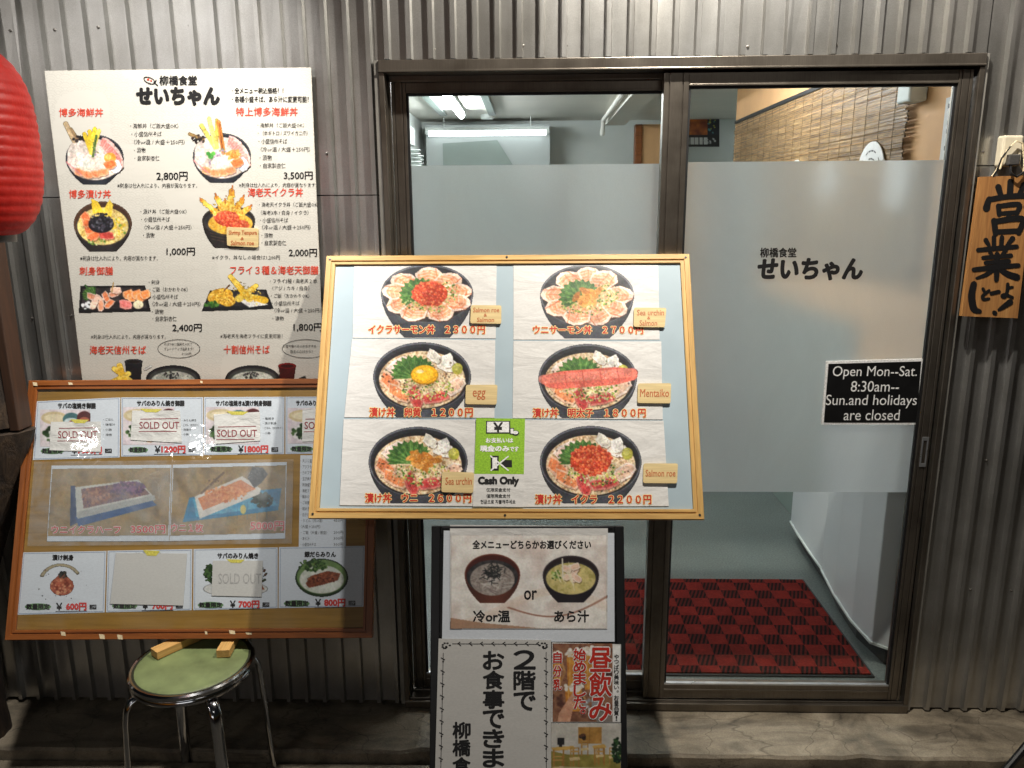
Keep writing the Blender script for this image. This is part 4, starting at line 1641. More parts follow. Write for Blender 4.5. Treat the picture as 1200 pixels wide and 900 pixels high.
def sashimi_tray(c):
    c.poly([(94, 335), (170, 334), (177, 365), (92, 367)], (28, 26, 28))
    c.poly([(97, 338), (167, 337), (172, 361), (96, 362)], c.tex((40, 36, 38), (66, 60, 60), 4))
    d_leaf(c, 112, 347, 17, -150, 120)
    c.specks(102, 358, 6, 4, 20, 1, 2.2, [(214, 216, 220), (232, 234, 236)])
    for k, (x, y) in enumerate(((108, 348), (116, 351), (124, 348), (118, 358), (110, 356), (128, 356), (134, 344), (136, 340))):
        d_slice(c, x, y, 14, 8, 20 + 23 * k, [(228, 150, 116), (232, 190, 170), (236, 132, 84)][k % 3], (244, 214, 196), 3)
    for k in range(5): d_slice(c, 150 + k * 5, 345 + (k % 2) * 3, 11, 13, 80, (240, 140, 78), (248, 186, 140), 3)
    d_slice(c, 147, 357, 16, 11, 10, (222, 118, 112), (238, 160, 150), 3)
    c.ell(162, 357, 6, 5, (240, 226, 190))
    c.line(131, 342, 133, 331, 1.5, (190, 150, 90))
    c.line(100, 334, 104, 340, 2, (70, 110, 60))


pic(90, 328, 179, 369, sashimi_tray, seed=7)


def fry_tray(c):
    c.poly([(246, 340), (312, 339), (321, 362), (236, 365)], (26, 26, 28))
    c.poly([(250, 342), (309, 341), (315, 358), (241, 360)], c.tex((38, 36, 38), (60, 58, 58), 4))
    c.poly([(280, 352), (300, 349), (314, 357), (292, 360)], (226, 224, 218))
    for (x, y, rx, ry, a) in ((258, 347, 15, 9, -12), (266, 352, 10, 7, 8)):
        c.ell(x, y, rx, ry, c.tex((196, 140, 34), (232, 186, 70), 2), a)
        c.specks(x, y, rx * .9, ry * .9, 60, .5, 1.2, [(244, 206, 100), (180, 120, 28)])
    for (x0, y0, x1, y1) in ((270, 324, 292, 350), (288, 346, 310, 352), (300, 335, 280, 350)):
        for k in range(16):
            t = k / 15
            c.ell(x0 + (x1 - x0) * t, y0 + (y1 - y0) * t, 4.6 - 1.4 * (1 - t), 4 - 1.2 * (1 - t), [(226, 180, 50), (240, 206, 90)][c.r.integers(2)])
        c.specks((x0 + x1) / 2, (y0 + y1) / 2, 8, 9, 40, .4, 1, [(248, 222, 120), (206, 150, 40)])
    c.specks(248, 357, 8, 4, 40, .9, 2, [(60, 110, 40), (90, 140, 60), (40, 84, 30)])
    c.line(263, 340, 269, 334, 1.6, (120, 80, 50))


pic(234, 321, 323, 368, fry_tray, seed=8)


def soba(cx, cup):
    def f(c):
        c.ell(cx, 444, 32, 16, (30, 30, 34)); c.ell(cx, 445, 29, 13.5, (58, 62, 60))
        c.ell(cx, 447, 26, 12, c.tex((150, 156, 146), (206, 208, 198), 1.4))
        c.specks(cx - 2, 440, 9, 4, 40, .6, 1.4, [(28, 28, 30), (50, 50, 52)])
        if cup == 'dark':
            c.poly([(146, 423), (167, 423), (165, 452), (149, 452)], (26, 26, 30)); c.ell(156.5, 423.5, 10.5, 3, (60, 60, 66)); c.ell(156.5, 424, 8.5, 2, (30, 24, 22))
            for (x0, y0, x1, y1) in ((134, 432, 152, 446), (131, 448, 150, 438), (140, 428, 148, 452)):
                for k in range(14):
                    t = k / 13
                    c.ell(x0 + (x1 - x0) * t, y0 + (y1 - y0) * t, 3.6, 3, [(222, 180, 60), (242, 210, 100)][c.r.integers(2)])
            c.line(170, 433, 177, 429, 3, (206, 206, 200))
        else:
            c.poly([(326, 428), (347, 428), (344, 452), (329, 452)], (70, 16, 16)); c.ell(336.5, 428.5, 10.5, 3.2, (150, 30, 28)); c.ell(336.5, 429, 8.6, 2.2, (60, 14, 14))
            c.poly([(350, 443), (358, 440), (362, 452), (348, 452)], (40, 36, 38))
    return f


pic(126, 419, 237, 452, soba(203, 'dark'), seed=9)
pic(260, 424, 364, 452, soba(296, 'red'), seed=10)

L = Lettering(PP, 0.0010, prt)
L.text('柳橋食堂', 187, 88.8, 230.5, 99.8, 0.3)
L.text('せいちゃん', 160.5, 103, 256.5, 122.5, 1.3, 3, dirs=12)
for q in [(12.2, 1)]:
    pass
# fish mark: outline, eye, tail
fish = [(168.5 + 6.5 * (1 - math.cos(a)), 92.2 + 0.32 * 6.5 * (1 - math.cos(a)) - 3.6 * math.sin(a)) for a in np.linspace(0, 2 * math.pi, 25)[:-1]]
for i in range(24):
    L.bar(*fish[i], *fish[(i + 1) % 24], 1.1, dz=1e-6 * i)
L.bar(180, 96, 185, 100.5, 1.3); L.bar(181, 98.5, 183.2, 93.5, 1.2, 2e-5)
L.build('lettering', M['ink_black'], pr)
L = Lettering(PP, 0.0010, prt)
L.oval(173.5, 93, 1.6, 1.3); L.oval(177, 94.6, 1.2, 1)
for t, x0, y0, x1, y1 in [('博多海鮮丼', 69.3, 127, 120.8, 136.6), ('特上博多海鮮丼', 276.5, 125.8, 349, 136), ('博多漬け丼', 80.8, 222.5, 130, 232.4),
                          ('海老天イクラ丼', 290.7, 220.3, 354.8, 230.4), ('刺身御膳', 93.2, 312.6, 132.3, 322.4), ('フライ３種＆海老天御膳', 269.8, 311.6, 373, 321.6),
                          ('海老天信州そば', 105.2, 405.2, 171, 415), ('十割信州そば', 262.2, 404.6, 316, 414.6)]:
    L.text(t, x0, y0, x1, y1, 0.14, 3)
L.build('heading', M['ink_head'], pr)
L = Lettering(PP, 0.0010, prt)
for t, x0, y0, x1, y1 in [('2,800円', 183.5, 201.3, 219.8, 211.8), ('3,500円', 332.7, 201, 366.4, 210.8), ('1,000円', 195.2, 290.2, 228.4, 299.6), ('2,000円', 338.6, 291.6, 371.4, 301),
                          ('2,400円', 202.2, 379.6, 236.4, 389), ('1,800円', 344, 378.8, 377.4, 388.4)]:
    L.text(t, x0, y0, x1, y1, 0.12, 3)
L.build('price', M['ink_black'], pr)
L = Lettering(PP, 0.0010, prt)
SASH = '※刺身は仕入れにより、内容が異なります。'
L.text('・全メニュー税込価格！！', 271.5, 102.6, 332, 109.6, 0.1, 1); L.text('・各種小盛そば、あら汁に変更可能！', 271.6, 112.7, 361.5, 120, 0.1, 1)
for i, (t, x1) in enumerate([('・海鮮丼（ご飯大盛OK）', 209), ('・小盛信州そば', 189.5), ('　（冷or温 / 大盛＋250円）', 216.5), ('　・漬物', 170.5), ('　・自家製杏仁', 187)]):
    L.text(t.strip('　'), [152.5, 154, 157, 157, 157.5][i], 144.5 + 9.45 * i, x1, 150.6 + 9.45 * i, 0, 1)
L.text(SASH, 137.6, 214.5, 231, 220.3, 0, 1)
for t, x0, y0, x1, y1 in [('・海鮮丼（ご飯大盛OK）', 301.6, 144, 356.5, 149.6), ('・（本ギトロ / ズワイガニ爪）', 302, 153.1, 360.5, 159), ('・小盛信州そば', 303, 162.5, 336.4, 168.8), ('（冷or温 / 大盛＋250円）', 305.6, 172, 363.4, 178),
                          ('・漬物', 304.2, 181.6, 318.5, 187.9), ('・自家製杏仁', 304.6, 191, 334.6, 197.2), (SASH, 280, 214.2, 371.4, 219.6),
                          ('・漬け丼（ご飯大盛OK）', 164.6, 245, 218.6, 250.6), ('・小盛信州そば', 165.5, 254, 199, 260), ('（冷or温 / 大盛＋250円）', 169.2, 263.5, 224.5, 269.2), ('・漬物', 167.6, 272.6, 181, 278.6),
                          ('・海老天イクラ丼（ご飯大盛OK）', 303.5, 236.8, 373.4, 242.6), ('（海老3本 / 白身 / イクラ）', 305.6, 246.4, 361.6, 252), ('・小盛信州そば', 304.6, 255.1, 337.6, 261), ('（冷or温 / 大盛＋250円）', 307, 263.5, 364, 269.1),
                          ('・漬物', 306.4, 272.9, 319.6, 278.6), ('・自家製杏仁', 306.4, 281.6, 335.5, 287.6), (SASH, 94, 299.6, 185, 305.6), ('※イクラ、丼なしの場合は1,200円', 248.6, 299, 328, 304.5),
                          ('・刺身', 174.2, 328, 187, 333.1), ('・ご飯（おかわりOK）', 175.2, 336.2, 220, 342), ('・小盛信州そば', 175.6, 344.9, 208.6, 350.6), ('（冷or温 / 大盛＋250円）', 178.6, 353.4, 235, 359), ('・漬物', 178, 362.4, 191.5, 368), ('・自家製杏仁', 178.6, 370.5, 207, 376.4),
                          ('・フライ3種 / 海老天２本', 316.2, 326.6, 371.5, 332.1), ('（アジ / カキ / 白身）', 319.2, 335, 362.5, 340.4), ('・ご飯（おかわりOK）', 317.6, 344, 362.4, 349.2), ('・小盛信州そば', 318.5, 352.7, 351, 358.1), ('（冷or温 / 大盛＋250円）', 321.5, 360.9, 376, 366.4), ('・漬物', 319.2, 370.5, 332.4, 375.6),
                          (SASH, 106.6, 392, 194.4, 397.2), ('※海老天を海老フライに変更可能！', 258.2, 391.2, 331, 396.4),
                          ('そばつゆに胡麻を入れて', 192.5, 401.5, 225, 405), ('グレードアップ出来ます！', 192.5, 407, 226.5, 410.8), ('＋100円', 213, 413, 224, 416.2), ('お塩で食べるのがおすすめ', 331.6, 403.8, 370.5, 407.6), ('店主の心ばかり！', 340, 410, 366, 414)]:
    L.text(t, x0, y0, x1, y1, 0.0, 1)
L.build('small_lettering', M['ink_black'], pr)
for a_ in ((209.6, 408.6, 25, 11, .55), (359, 408.6, 28.5, 11, .55)):
    L = Lettering(PP, 0.0010, prt); L.ring(*a_); L.build('speech_bubble', M['ink_black'], pr)
L = Lettering(PP, 0.0010, prt)
L.build('small_lettering', M['ink_black'], pr)


# wooden name tags
def name_tag(pl, q, lines, label, lift0, mat=None, thick=0.0045, group='wooden name tags on the menus', bold=.12):
    r, rt = root_on(pl, 'name_tag', q, lift0 + thick)
    tag(r, label, 'name tag', group)
    sheet('plaque', pl, q, lift0 + thick, thick - .0004, M['tagwood'], r, rt, rnd=0.006)
    L = Lettering(pl, lift0 + thick + .0004, rt)
    for t, x0, y0, x1, y1 in lines: L.text(t, x0, y0, x1, y1, bold, 2, shear=.05)
    L.build('lettering', M['ink_pencil'], r)


name_tag(PP, [(265.5, 266), (302.5, 267.5), (302.5, 290), (266, 288)], [('Shrimp Tempura', 268, 270, 301, 276.6), ('&', 282, 278, 285.5, 281.4), ('Salmon roe', 270.5, 282, 297.5, 287.4)],
         'wooden tag reading Shrimp Tempura and Salmon roe on the wall poster', 0.001)

# =================================================================== FRAMED BOARDS
def board(name, o, lean, yaw, w, h, bar, wood_m, back_m, label, cat, thick=0.024, rec=0.008, groove=True):
    pl = Plane(o, lean, yaw)
    r = empty(name, matrix=pl.matrix())
    tag(r, label, cat)
    x0, x1 = -w / 2, w / 2
    prof = [(0.0, -thick), (0.0, -0.0015), (0.0015, 0.0), (bar * .56, 0.0), (bar * .58, -0.004), (bar * .72, -0.004), (bar * .74, -0.001), (bar * .97, -0.001), (bar, -0.003), (bar, -thick)]
    cs = [(x0, 0), (x1, 0), (x1, h), (x0, h)]
    inn = [(1, 1), (-1, 1), (-1, -1), (1, -1)]
    for i in range(4):
        a, c = cs[i], cs[(i + 1) % 4]
        q = MB()
        n = len(prof)
        vs = [(a[0] + inn[i][0] * d, a[1] + inn[i][1] * d, z) for d, z in prof] + [(c[0] + inn[(i + 1) % 4][0] * d, c[1] + inn[(i + 1) % 4][1] * d, z) for d, z in prof]
        fs = [(k, (k + 1) % n, n + (k + 1) % n, n + k) for k in range(n)] + [tuple(range(n - 1, -1, -1)), tuple(range(n, 2 * n))]
        q.add(vs, fs)
        ob = q.build('frame_bar', wood_m if i % 2 == 0 else wood_m, r)
        if i % 2 == 1:                                       # upright bar: turn so the grain (local x) runs along it
            ob.data.transform(Matrix.Rotation(RAD(-90), 4, 'Z'))
            ob.rotation_euler = (0, 0, RAD(90))
    b = MB()
    b.box(x0 + bar + .0004, x1 - bar - .0004, bar + .0004, h - bar - .0004, -thick, -rec)
    b.build('backing', back_m, r)
    return pl, r


PC, rc = board('menu_board', (0.351, -0.387, 0.832), 27.12, 0.1, 1.08, 0.776, 0.028, M['oak'], M['backblue'],
               'pale oak framed menu board with pale blue backing and six bowl photos', 'menu board')
q = MB()
q.lathe([(0.0035, 0.0002), (0.0035, 0.0012), (0, 0.0014)], 10)
sc = None
for (sx, sy) in ((-.528, .012), (.528, .012), (-.528, .764), (.528, .764), (0.0, .768), (0.0, .010)):
    if sc is None: s_ = sc = q.build('screw', M['steel_dark'], rc)
    else:
        s_ = sc.copy(); COL.objects.link(s_)
    s_.parent = rc
    s_.location = (sx, sy, 0)

CL = -0.008 + 0.0012
SHEETS = [
    ([(415, 310.8), (582, 310.8), (581, 396.5), (413.3, 396)], 'bowl_salmon', (500.5, 344, 54, 34, 395.8, 26), 'ikura', 'イクラサーモン丼　２３００円', (432, 380.9, 568, 391.3), 'printed sheet of a salmon bowl topped with roe, upper left on the oak board'),
    ([(412.6, 397), (580.5, 398.6), (579.4, 489.6), (403.4, 489)], 'bowl_zuke', (494.7, 441, 57.3, 40, 489, 30), 'egg', '漬け丼　卵黄　１２００円', (433, 477.8, 553.8, 488.4), 'printed sheet of a marinated fish bowl with a raw egg yolk'),
    ([(402.7, 491.2), (557, 492), (557, 593), (398, 592)], 'bowl_zuke', (490, 541, 58, 41, 590, 32), 'uni', '漬け丼　ウニ　２６００円', (428, 578.2, 552, 588.9), 'printed sheet of a marinated fish bowl with sea urchin, lower left on the oak board'),
    ([(601.7, 310.8), (771.3, 310.8), (773, 398), (601.7, 398)], 'bowl_salmon', (688, 346, 55, 36, 396.8, 26), 'uni', 'ウニサーモン丼　２７００円', (624.8, 381.7, 753.5, 391.4), 'printed sheet of a salmon bowl topped with sea urchin, upper right on the oak board'),
    ([(601.7, 399.5), (775, 400.2), (776.7, 491.6), (600.7, 490)], 'bowl_zuke', (688.7, 443, 57.7, 40, 490, 30), 'mentaiko', '漬け丼　明太子　１８００円', (624.5, 478.6, 756.4, 489), 'printed sheet of a bowl with a long pink cod roe sac'),
    ([(614, 492.2), (777.7, 493), (783.8, 593), (613, 594)], 'bowl_zuke', (692.3, 541, 59.5, 42, 590, 32), 'ikura', '漬け丼　イクラ　２２００円', (627.3, 579.6, 763, 590.6), 'printed sheet of a marinated fish bowl with red roe, lower right on the oak board'),
]
for k, (qd, kind, geo, main, txt, tb, label) in enumerate(SHEETS):
    lift = CL + 0.0004 * (k % 3)
    r, rt = root_on(PC, 'menu_sheet', qd, lift)
    tag(r, label, 'menu sheet', 'bowl photos on the oak framed board')
    sheet('paper', PC, qd, lift, 0.0003, M['paper'], r, rt)
    cx, cy, rx, ry, fy, fw = geo
    c = Canvas(cx - rx - 3, max(cy - ry - 3, qd[0][1] + .5), cx + rx + 3, fy + 1.5, 1.75, None, 30 + k)
    (art_salmon if kind == 'bowl_salmon' else art_zuke)(c, cx, cy, rx, ry, fy, fw, main)
    c.mesh('bowl_picture', PC, lift + .0004, rt, M['print'], r)
    L = Lettering(PC, lift + .0008, rt); L.text(txt, *tb, 1.05, 2); L.build('lettering_halo', M['ink_halo'], r)
    L = Lettering(PC, lift + .0012, rt); L.text(txt, *tb, 0.32, 2, dirs=6); L.build('lettering', M['ink_price'], r)

TL_ = -0.004
name_tag(PC, [(552, 357.5), (587.5, 357.8), (587.5, 379.3), (551, 378.8)], [('Salmon roe', 554.5, 360.5, 585, 366), ('&', 567, 367.5, 570.5, 371), ('Salmon', 559, 372.3, 579, 377.3)], 'small wooden tag reading Salmon roe and Salmon in three lines', TL_)
name_tag(PC, [(546, 451), (583, 450.8), (582, 474), (545.3, 473.5)], [('egg', 554, 457.5, 569, 468.5)], 'small wooden tag reading egg', TL_)
name_tag(PC, [(518, 552.6), (555.5, 553.6), (554.5, 577.6), (517.2, 576.6)], [('Sea urchin', 522, 559.5, 553, 568)], 'small wooden tag reading Sea urchin only', TL_)
name_tag(PC, [(743, 360.3), (781, 360.8), (779, 383.5), (742.4, 382.8)], [('Sea urchin', 746.5, 363, 778, 369.6), ('&', 758.5, 371, 762, 374.2), ('Salmon', 749.5, 375.4, 770, 381.6)], 'small wooden tag reading Sea urchin and Salmon', TL_)
name_tag(PC, [(747.5, 449.3), (786.5, 449), (785.8, 472.6), (747, 472.2)], [('Mentaiko', 750, 456, 784, 465)], 'small wooden tag reading Mentaiko', TL_)
name_tag(PC, [(754, 543), (794.5, 543), (793.5, 566.4), (753.6, 566)], [('Salmon roe', 756.5, 550.6, 791.5, 558.4)], 'small wooden tag reading Salmon roe only', TL_)

# cash only sticker
qd = [(558, 490), (615.3, 490.6), (613.3, 594.2), (554, 593.3)]
lf = CL + 0.0028
r, rt = root_on(PC, 'cash_only_sticker', qd, lf)
tag(r, 'green and white Cash Only sticker low in the middle of the oak board', 'sticker')
sheet('paper', PC, qd, lf, 0.0006, M['paper'], r, rt)
L = Lettering(PC, lf + .0003, rt); L.shape([(558, 490), (615.3, 490.6), (613.9, 555.6), (555.8, 555.2)]); L.build('green_field', M['ink_lime'], r)
L = Lettering(PC, lf + .0006, rt)
L.rect(569.5, 493.3, 598, 508.2); L.rect(597.5, 501.5, 602.5, 509.2); L.oval(604.2, 507.6, 4, 3.2)
L.shape([(575, 534), (584.5, 534), (584.5, 551.5), (575, 551.5)]); L.rect(587.5, 539, 600, 547.6)
L.text('Cash Only', 560.8, 559, 607.6, 569.6, 0.75, 4)
L.text('仅限现金支付', 570, 571.8, 598, 576.3, 0.05, 1); L.text('僅限現金支付', 570, 579, 598, 583.4, 0.05, 1); L.text('현금으로 지불해주세요', 563.2, 585.6, 604.2, 590.4, 0.05, 1)
L.build('lettering', M['ink_black'], r)
L = Lettering(PC, lf + .0009, rt)
L.rect(570.7, 494.3, 596.6, 506.6)
L.build('banknote', M['ink_white'], r)
L = Lettering(PC, lf + .0009, rt)
L.rect(598.4, 502.4, 601.6, 508); L.oval(604.2, 506.9, 3, 2.0)
L.build('coins', M['ink_white'], r)
L = Lettering(PC, lf + .0009, rt)
L.rect(577, 536, 582.6, 549)
L.bar(574.5, 534, 596, 551.5, 1.6, 1e-5); L.bar(596, 534.5, 575, 551.5, 1.6, 2e-5)
L.build('white_icon', M['ink_white'], r)
L = Lettering(PC, lf + .0009, rt)
L.text('お支払いは', 569.4, 513.2, 601.2, 518.8, 0.25, 2); L.text('現金のみ', 562.8, 522.2, 596.5, 529, 0.45, 2); L.text('です', 597.6, 523.4, 607.6, 529, 0.25, 2)
L.build('white_lettering', M['ink_white'], r)
L = Lettering(PC, lf + .0012, rt); L.text('￥', 578.5, 495.3, 589, 505.8, 0.5, 3); L.build('yen_mark', M['ink_black'], r)

# ------------------------------------------------------------------ brown board with sold out slips
PM, rm = board('menu_board', (-0.585, -0.335, 0.430), 21.74, 1.45, 1.08, 0.773, 0.028, M['brownwood'], M['backtan'],
               'brown framed menu board under wrinkled clear plastic, propped on the green stool', 'menu board')
q = MB(); nx = 30
q.add([(-.511, .0285, -.0022), (.511, .0285, -.0022), (.511, .7445, -.0022), (-.511, .7445, -.0022)], [(0, 1, 2, 3)])
q.build('clear_cover', M['cover'], rm)
# loose plastic sleeve over the two tray prints
def sleeve_mat():
    t = NT('plastic_sleeve')
    v = t.coord()
    n = t.noise(v, 7, 4, 0.6, 1.5)
    tr = t.n('BsdfTransparent')
    tr.inputs[0].default_value = (0.95, 0.96, 0.97, 1)
    df = t.n('BsdfDiffuse')
    df.inputs[0].default_value = (0.72, 0.75, 0.78, 1)
    mx = t.n('MixShader')
    rg = t.n('MapRange')
    t.l(n, rg.inputs[0])
    rg.inputs[1].default_value = 0.3
    rg.inputs[2].default_value = 0.7
    rg.inputs[3].default_value = 0.06
    rg.inputs[4].default_value = 0.30
    t.l(rg.outputs[0], mx.inputs[0])
    t.l(tr.outputs[0], mx.inputs[1])
    t.l(df.outputs[0], mx.inputs[2])
    t.l(mx.outputs[0], t.out.inputs[0])
    return t.m


q = MB()
c_ = PM.uv([40, 344, 342, 32], [541, 538, 637, 640], -0.0042)
q.add([(c_[k][0], c_[k][1], -0.0042) for k in (3, 2, 1, 0)], [(0, 1, 2, 3)])
q.build('plastic_sleeve', sleeve_mat(), rm)
# bits of old tape left on the frame
L = Lettering(PM, 0.0005, (0, 0, 0))
rnd = random.Random(5)
for (x, y) in ((74, 742.5), (119.5, 746), (140.5, 746.5), (241.5, 741.5), (272, 740.8), (291.5, 742.5), (82.5, 449.5), (41, 450), (236, 447.5)):
    w, h = rnd.uniform(1.5, 4), rnd.uniform(1, 3.2)
    L.shape([(x - w, y - h), (x + w * .8, y - h * .7), (x + w, y + h), (x - w * .7, y + h * .8)], 0, (x, y))
L.build('tape_remnant', M['oldtape'], rm)

ML = -0.008 + 0.0008
GREENTXT = '数量限定'


def menu_card(q, title, tb, label, price=None, pos=None, art=None, artbox=None, art_seed=1, small=None, lift=ML, title2=None):
    r, rt = root_on(PM, 'menu_card', q, lift)
    tag(r, label, 'menu card', 'menu cards on the brown board')
    sheet('paper', PM, q, lift, 0.0005, M['paper_lam'], r, rt)
    L = Lettering(PM, lift + .0003, rt)
    c = np.mean(q, 0)
    L.qframe([tuple(np.array(p) * .965 + c * .035) for p in q], 0.6)
    L.build('border', M['ink_line'], r)
    if art:
        cv = Canvas(*artbox, 1.6, None, art_seed)
        art(cv)
        photo_finish(cv, 4, .45)
        cv.mesh('food_picture', PM, lift + .0003, rt, M['print'], r)
    L = Lettering(PM, lift + .0006, rt)
    L.text(title, *tb, 0.32, 2)
    if price:
        (gx0, gy0, gx1, gy1), (yx0, yx1), (px0, py0, px1, py1) = pos
        L2 = Lettering(PM, lift + .0004, rt)
        L2.oval((gx0 + gx1) / 2, (gy0 + gy1) / 2, (gx1 - gx0) / 2 + 2, (gy1 - gy0) / 2 + .8, 20)
        L2.build('green_oval', M['ink_green'], r)
        L.text(GREENTXT, gx0, gy0, gx1, gy1, 0.25, 2)
        L.text('￥', yx0, py0, yx1, py1, 0.3, 2)
        L.bar(yx0 - 1, py1 + 1.6, px1 + 1, py1 + .9, 0.6)
        L.frame(px1 + 4, py0 + 2, px1 + 12, py1 - 1, 1.0)
        L.text('税込', px1 + 5, py0 + 3.2, px1 + 11, py1 - 2.2, 0.1, 1)
        L3 = Lettering(PM, lift + .0007, rt)
        L3.text(price, px0, py0, px1, py1, 0.5, 2)
        L3.build('price', M['ink_pink'], r)
    if small:
        for t, x0, y0, x1, y1 in small: L.text(t, x0, y0, x1, y1, 0, 1)
    L.build('lettering', M['ink_black'], r)
    return r


def sold_slip(q, label, text=True, faint=False, tb=None, tape=None, lift=ML + .0022, mat=None):
    r, rt = root_on(PM, 'sold_out_slip', q, lift)
    tag(r, label, 'paper slip', 'paper slips taped over the brown board cards')
    sheet('paper', PM, q, lift, 0.0008, mat or M['paper_crumple'], r, rt)
    if text:
        L = Lettering(PM, lift + .0004, rt)
        L.text('SOLD OUT', *tb, 0.12 if not faint else 0.05, 3)
        if not faint:
            w = tb[2] - tb[0]
            L.bar(tb[0] + 1, tb[1] - 3.2, tb[2] - 1, tb[1] - 4, 0.9); L.bar(tb[0] - 1, tb[3] + 3.4, tb[2] - 3, tb[3] + 3, 0.9)
        L.build('lettering', M['ink_sold'] if not faint else M['ink_faint'], r)
    if tape:
        L = Lettering(PM, lift + .0006, rt)
        x, y, w, h = tape
        L.shape([(x - w, y - h), (x + w, y - h * .7), (x + w * .55, y + h), (x - w * .5, y + h * .9)])
        L.build('tape', M['tape'], r)


def art_teishoku(x0, y0, x1, y1):
    def f(c):
        c.rect(x0, y0, x1, y1, c.tex((214, 200, 206), (228, 218, 220), 8))
        w, h = x1 - x0, y1 - y0
        c.ell(x0 + w * .28, y0 + h * .22, w * .26, h * .17, (206, 188, 150)); c.ell(x0 + w * .28, y0 + h * .22, w * .2, h * .1, (226, 212, 180))
        c.ell(x0 + w * .62, y0 + h * .26, w * .17, h * .18, (70, 110, 114)); c.ell(x0 + w * .62, y0 + h * .32, w * .14, h * .1, (206, 220, 220)); c.ell(x0 + w * .62, y0 + h * .34, 3, 2, (196, 80, 50))
        c.ell(x0 + w * .88, y0 + h * .22, w * .15, h * .18, (84, 34, 34)); c.ell(x0 + w * .88, y0 + h * .28, w * .1, h * .08, (170, 96, 70))
        c.ell(x0 + w * .5, y0 + h * .68, w * .44, h * .26, (228, 224, 222))
        c.specks(x0 + w * .3, y0 + h * .66, w * .22, h * .2, 60, 1.2, 3, [(44, 70, 34), (70, 100, 50), (30, 50, 26)])
        c.poly([(x0 + w * .3, y0 + h * .84), (x0 + w * .6, y0 + h * .62), (x0 + w * .85, y0 + h * .7), (x0 + w * .55, y0 + h * .92)], c.tex((160, 96, 62), (206, 150, 110), 2))
        c.specks(x0 + w * .55, y0 + h * .78, w * .2, h * .12, 24, 1, 2, [(110, 60, 40), (216, 166, 128)])
    return f


menu_card([(43, 470.3), (141, 465.8), (140.2, 536), (38.5, 539)], 'サバの塩焼き御膳', (68, 472.3, 112, 478.8), 'salt grilled mackerel menu card, top left corner of the brown board', '1000円',
          ((49.5, 525.6, 73, 531.4), (84, 90.5), (92, 523.8, 119, 531.8)), art_teishoku(47, 480, 106, 524), (47, 480, 106, 524), 41,
          [('・ごはん', 121, 490, 133, 493), ('・味噌汁', 121, 496, 135, 499), ('・小鉢', 121, 502, 131, 505), ('・漬物', 121, 508, 131, 511)])
menu_card([(142, 465.7), (238, 465.5), (238.3, 533.4), (142, 535)], 'サバのみりん焼き御膳', (160.6, 469.4, 216, 475.8), 'mirin mackerel set menu card priced 1200, second in the top row', '1200円',
          ((152, 524.4, 171.6, 530), (181.5, 188), (189.4, 522.5, 217, 530.6)), art_teishoku(143.5, 477, 205, 522), (143.5, 477, 205, 522), 42,
          [('・みりん焼き', 213, 491, 230, 494), ('・ごはん（おかわり）', 213, 496.5, 233, 499.5), ('・味噌汁', 213, 502, 224, 505), ('・小鉢', 213, 507.5, 221, 510.5)])
menu_card([(239, 465.4), (333.5, 465), (333, 532), (239, 533.2)], 'サバの塩焼き&漬け刺身御膳', (253, 469.5, 318, 475.8), 'mackerel and marinated sashimi set menu card priced 1800', '1800円',
          ((247.5, 523.4, 270.6, 529.2), (279.4, 285.4), (287, 522.2, 314, 530.4)), art_teishoku(240.5, 477, 304, 521), (240.5, 477, 304, 521), 43,
          [('・塩焼き', 308, 489, 321, 492), ('・漬け刺身', 308, 494.5, 324, 497.5), ('・ごはん（おかわり）', 308, 500, 331, 503), ('・小鉢', 308, 506, 317, 509)])
menu_card([(334.5, 465), (430, 464.5), (430, 531), (334.5, 532)], 'サバのみりん焼き&漬け刺身御膳', (347, 469.2, 418, 475.5), 'mirin mackerel and sashimi set menu card, partly behind the oak board', '2000円',
          ((342, 523.2, 365, 529), (374, 380), (382, 522, 409, 530)), art_teishoku(337, 478, 400, 520.5), (337, 478, 400, 520.5), 44)
sold_slip([(59.5, 494.2), (118, 494), (118, 529.6), (58, 527.5)], 'red lettered sold out slip over the top left mackerel card', True, False, (68.2, 505.2, 114, 513.4), (93, 493.6, 11, 2.4))
sold_slip([(155, 481), (211, 481), (213, 519), (153, 515.5)], 'red lettered sold out slip above the 1200 price', True, False, (163.5, 494.4, 210, 502.4), (177, 481, 13, 2.2))
sold_slip([(250.5, 485.5), (304.5, 482.6), (305, 516.4), (252, 520.2)], 'red lettered sold out slip above the 1800 price', True, False, (254.4, 503.6, 301, 511.8), (278, 484, 13, 2.2))
sold_slip([(354.5, 480), (409, 478), (408, 516), (354, 517.6)], 'sold out slip mostly behind the oak board', True, False, (357, 494.4, 405, 502.6), (381, 479, 12, 2.2))


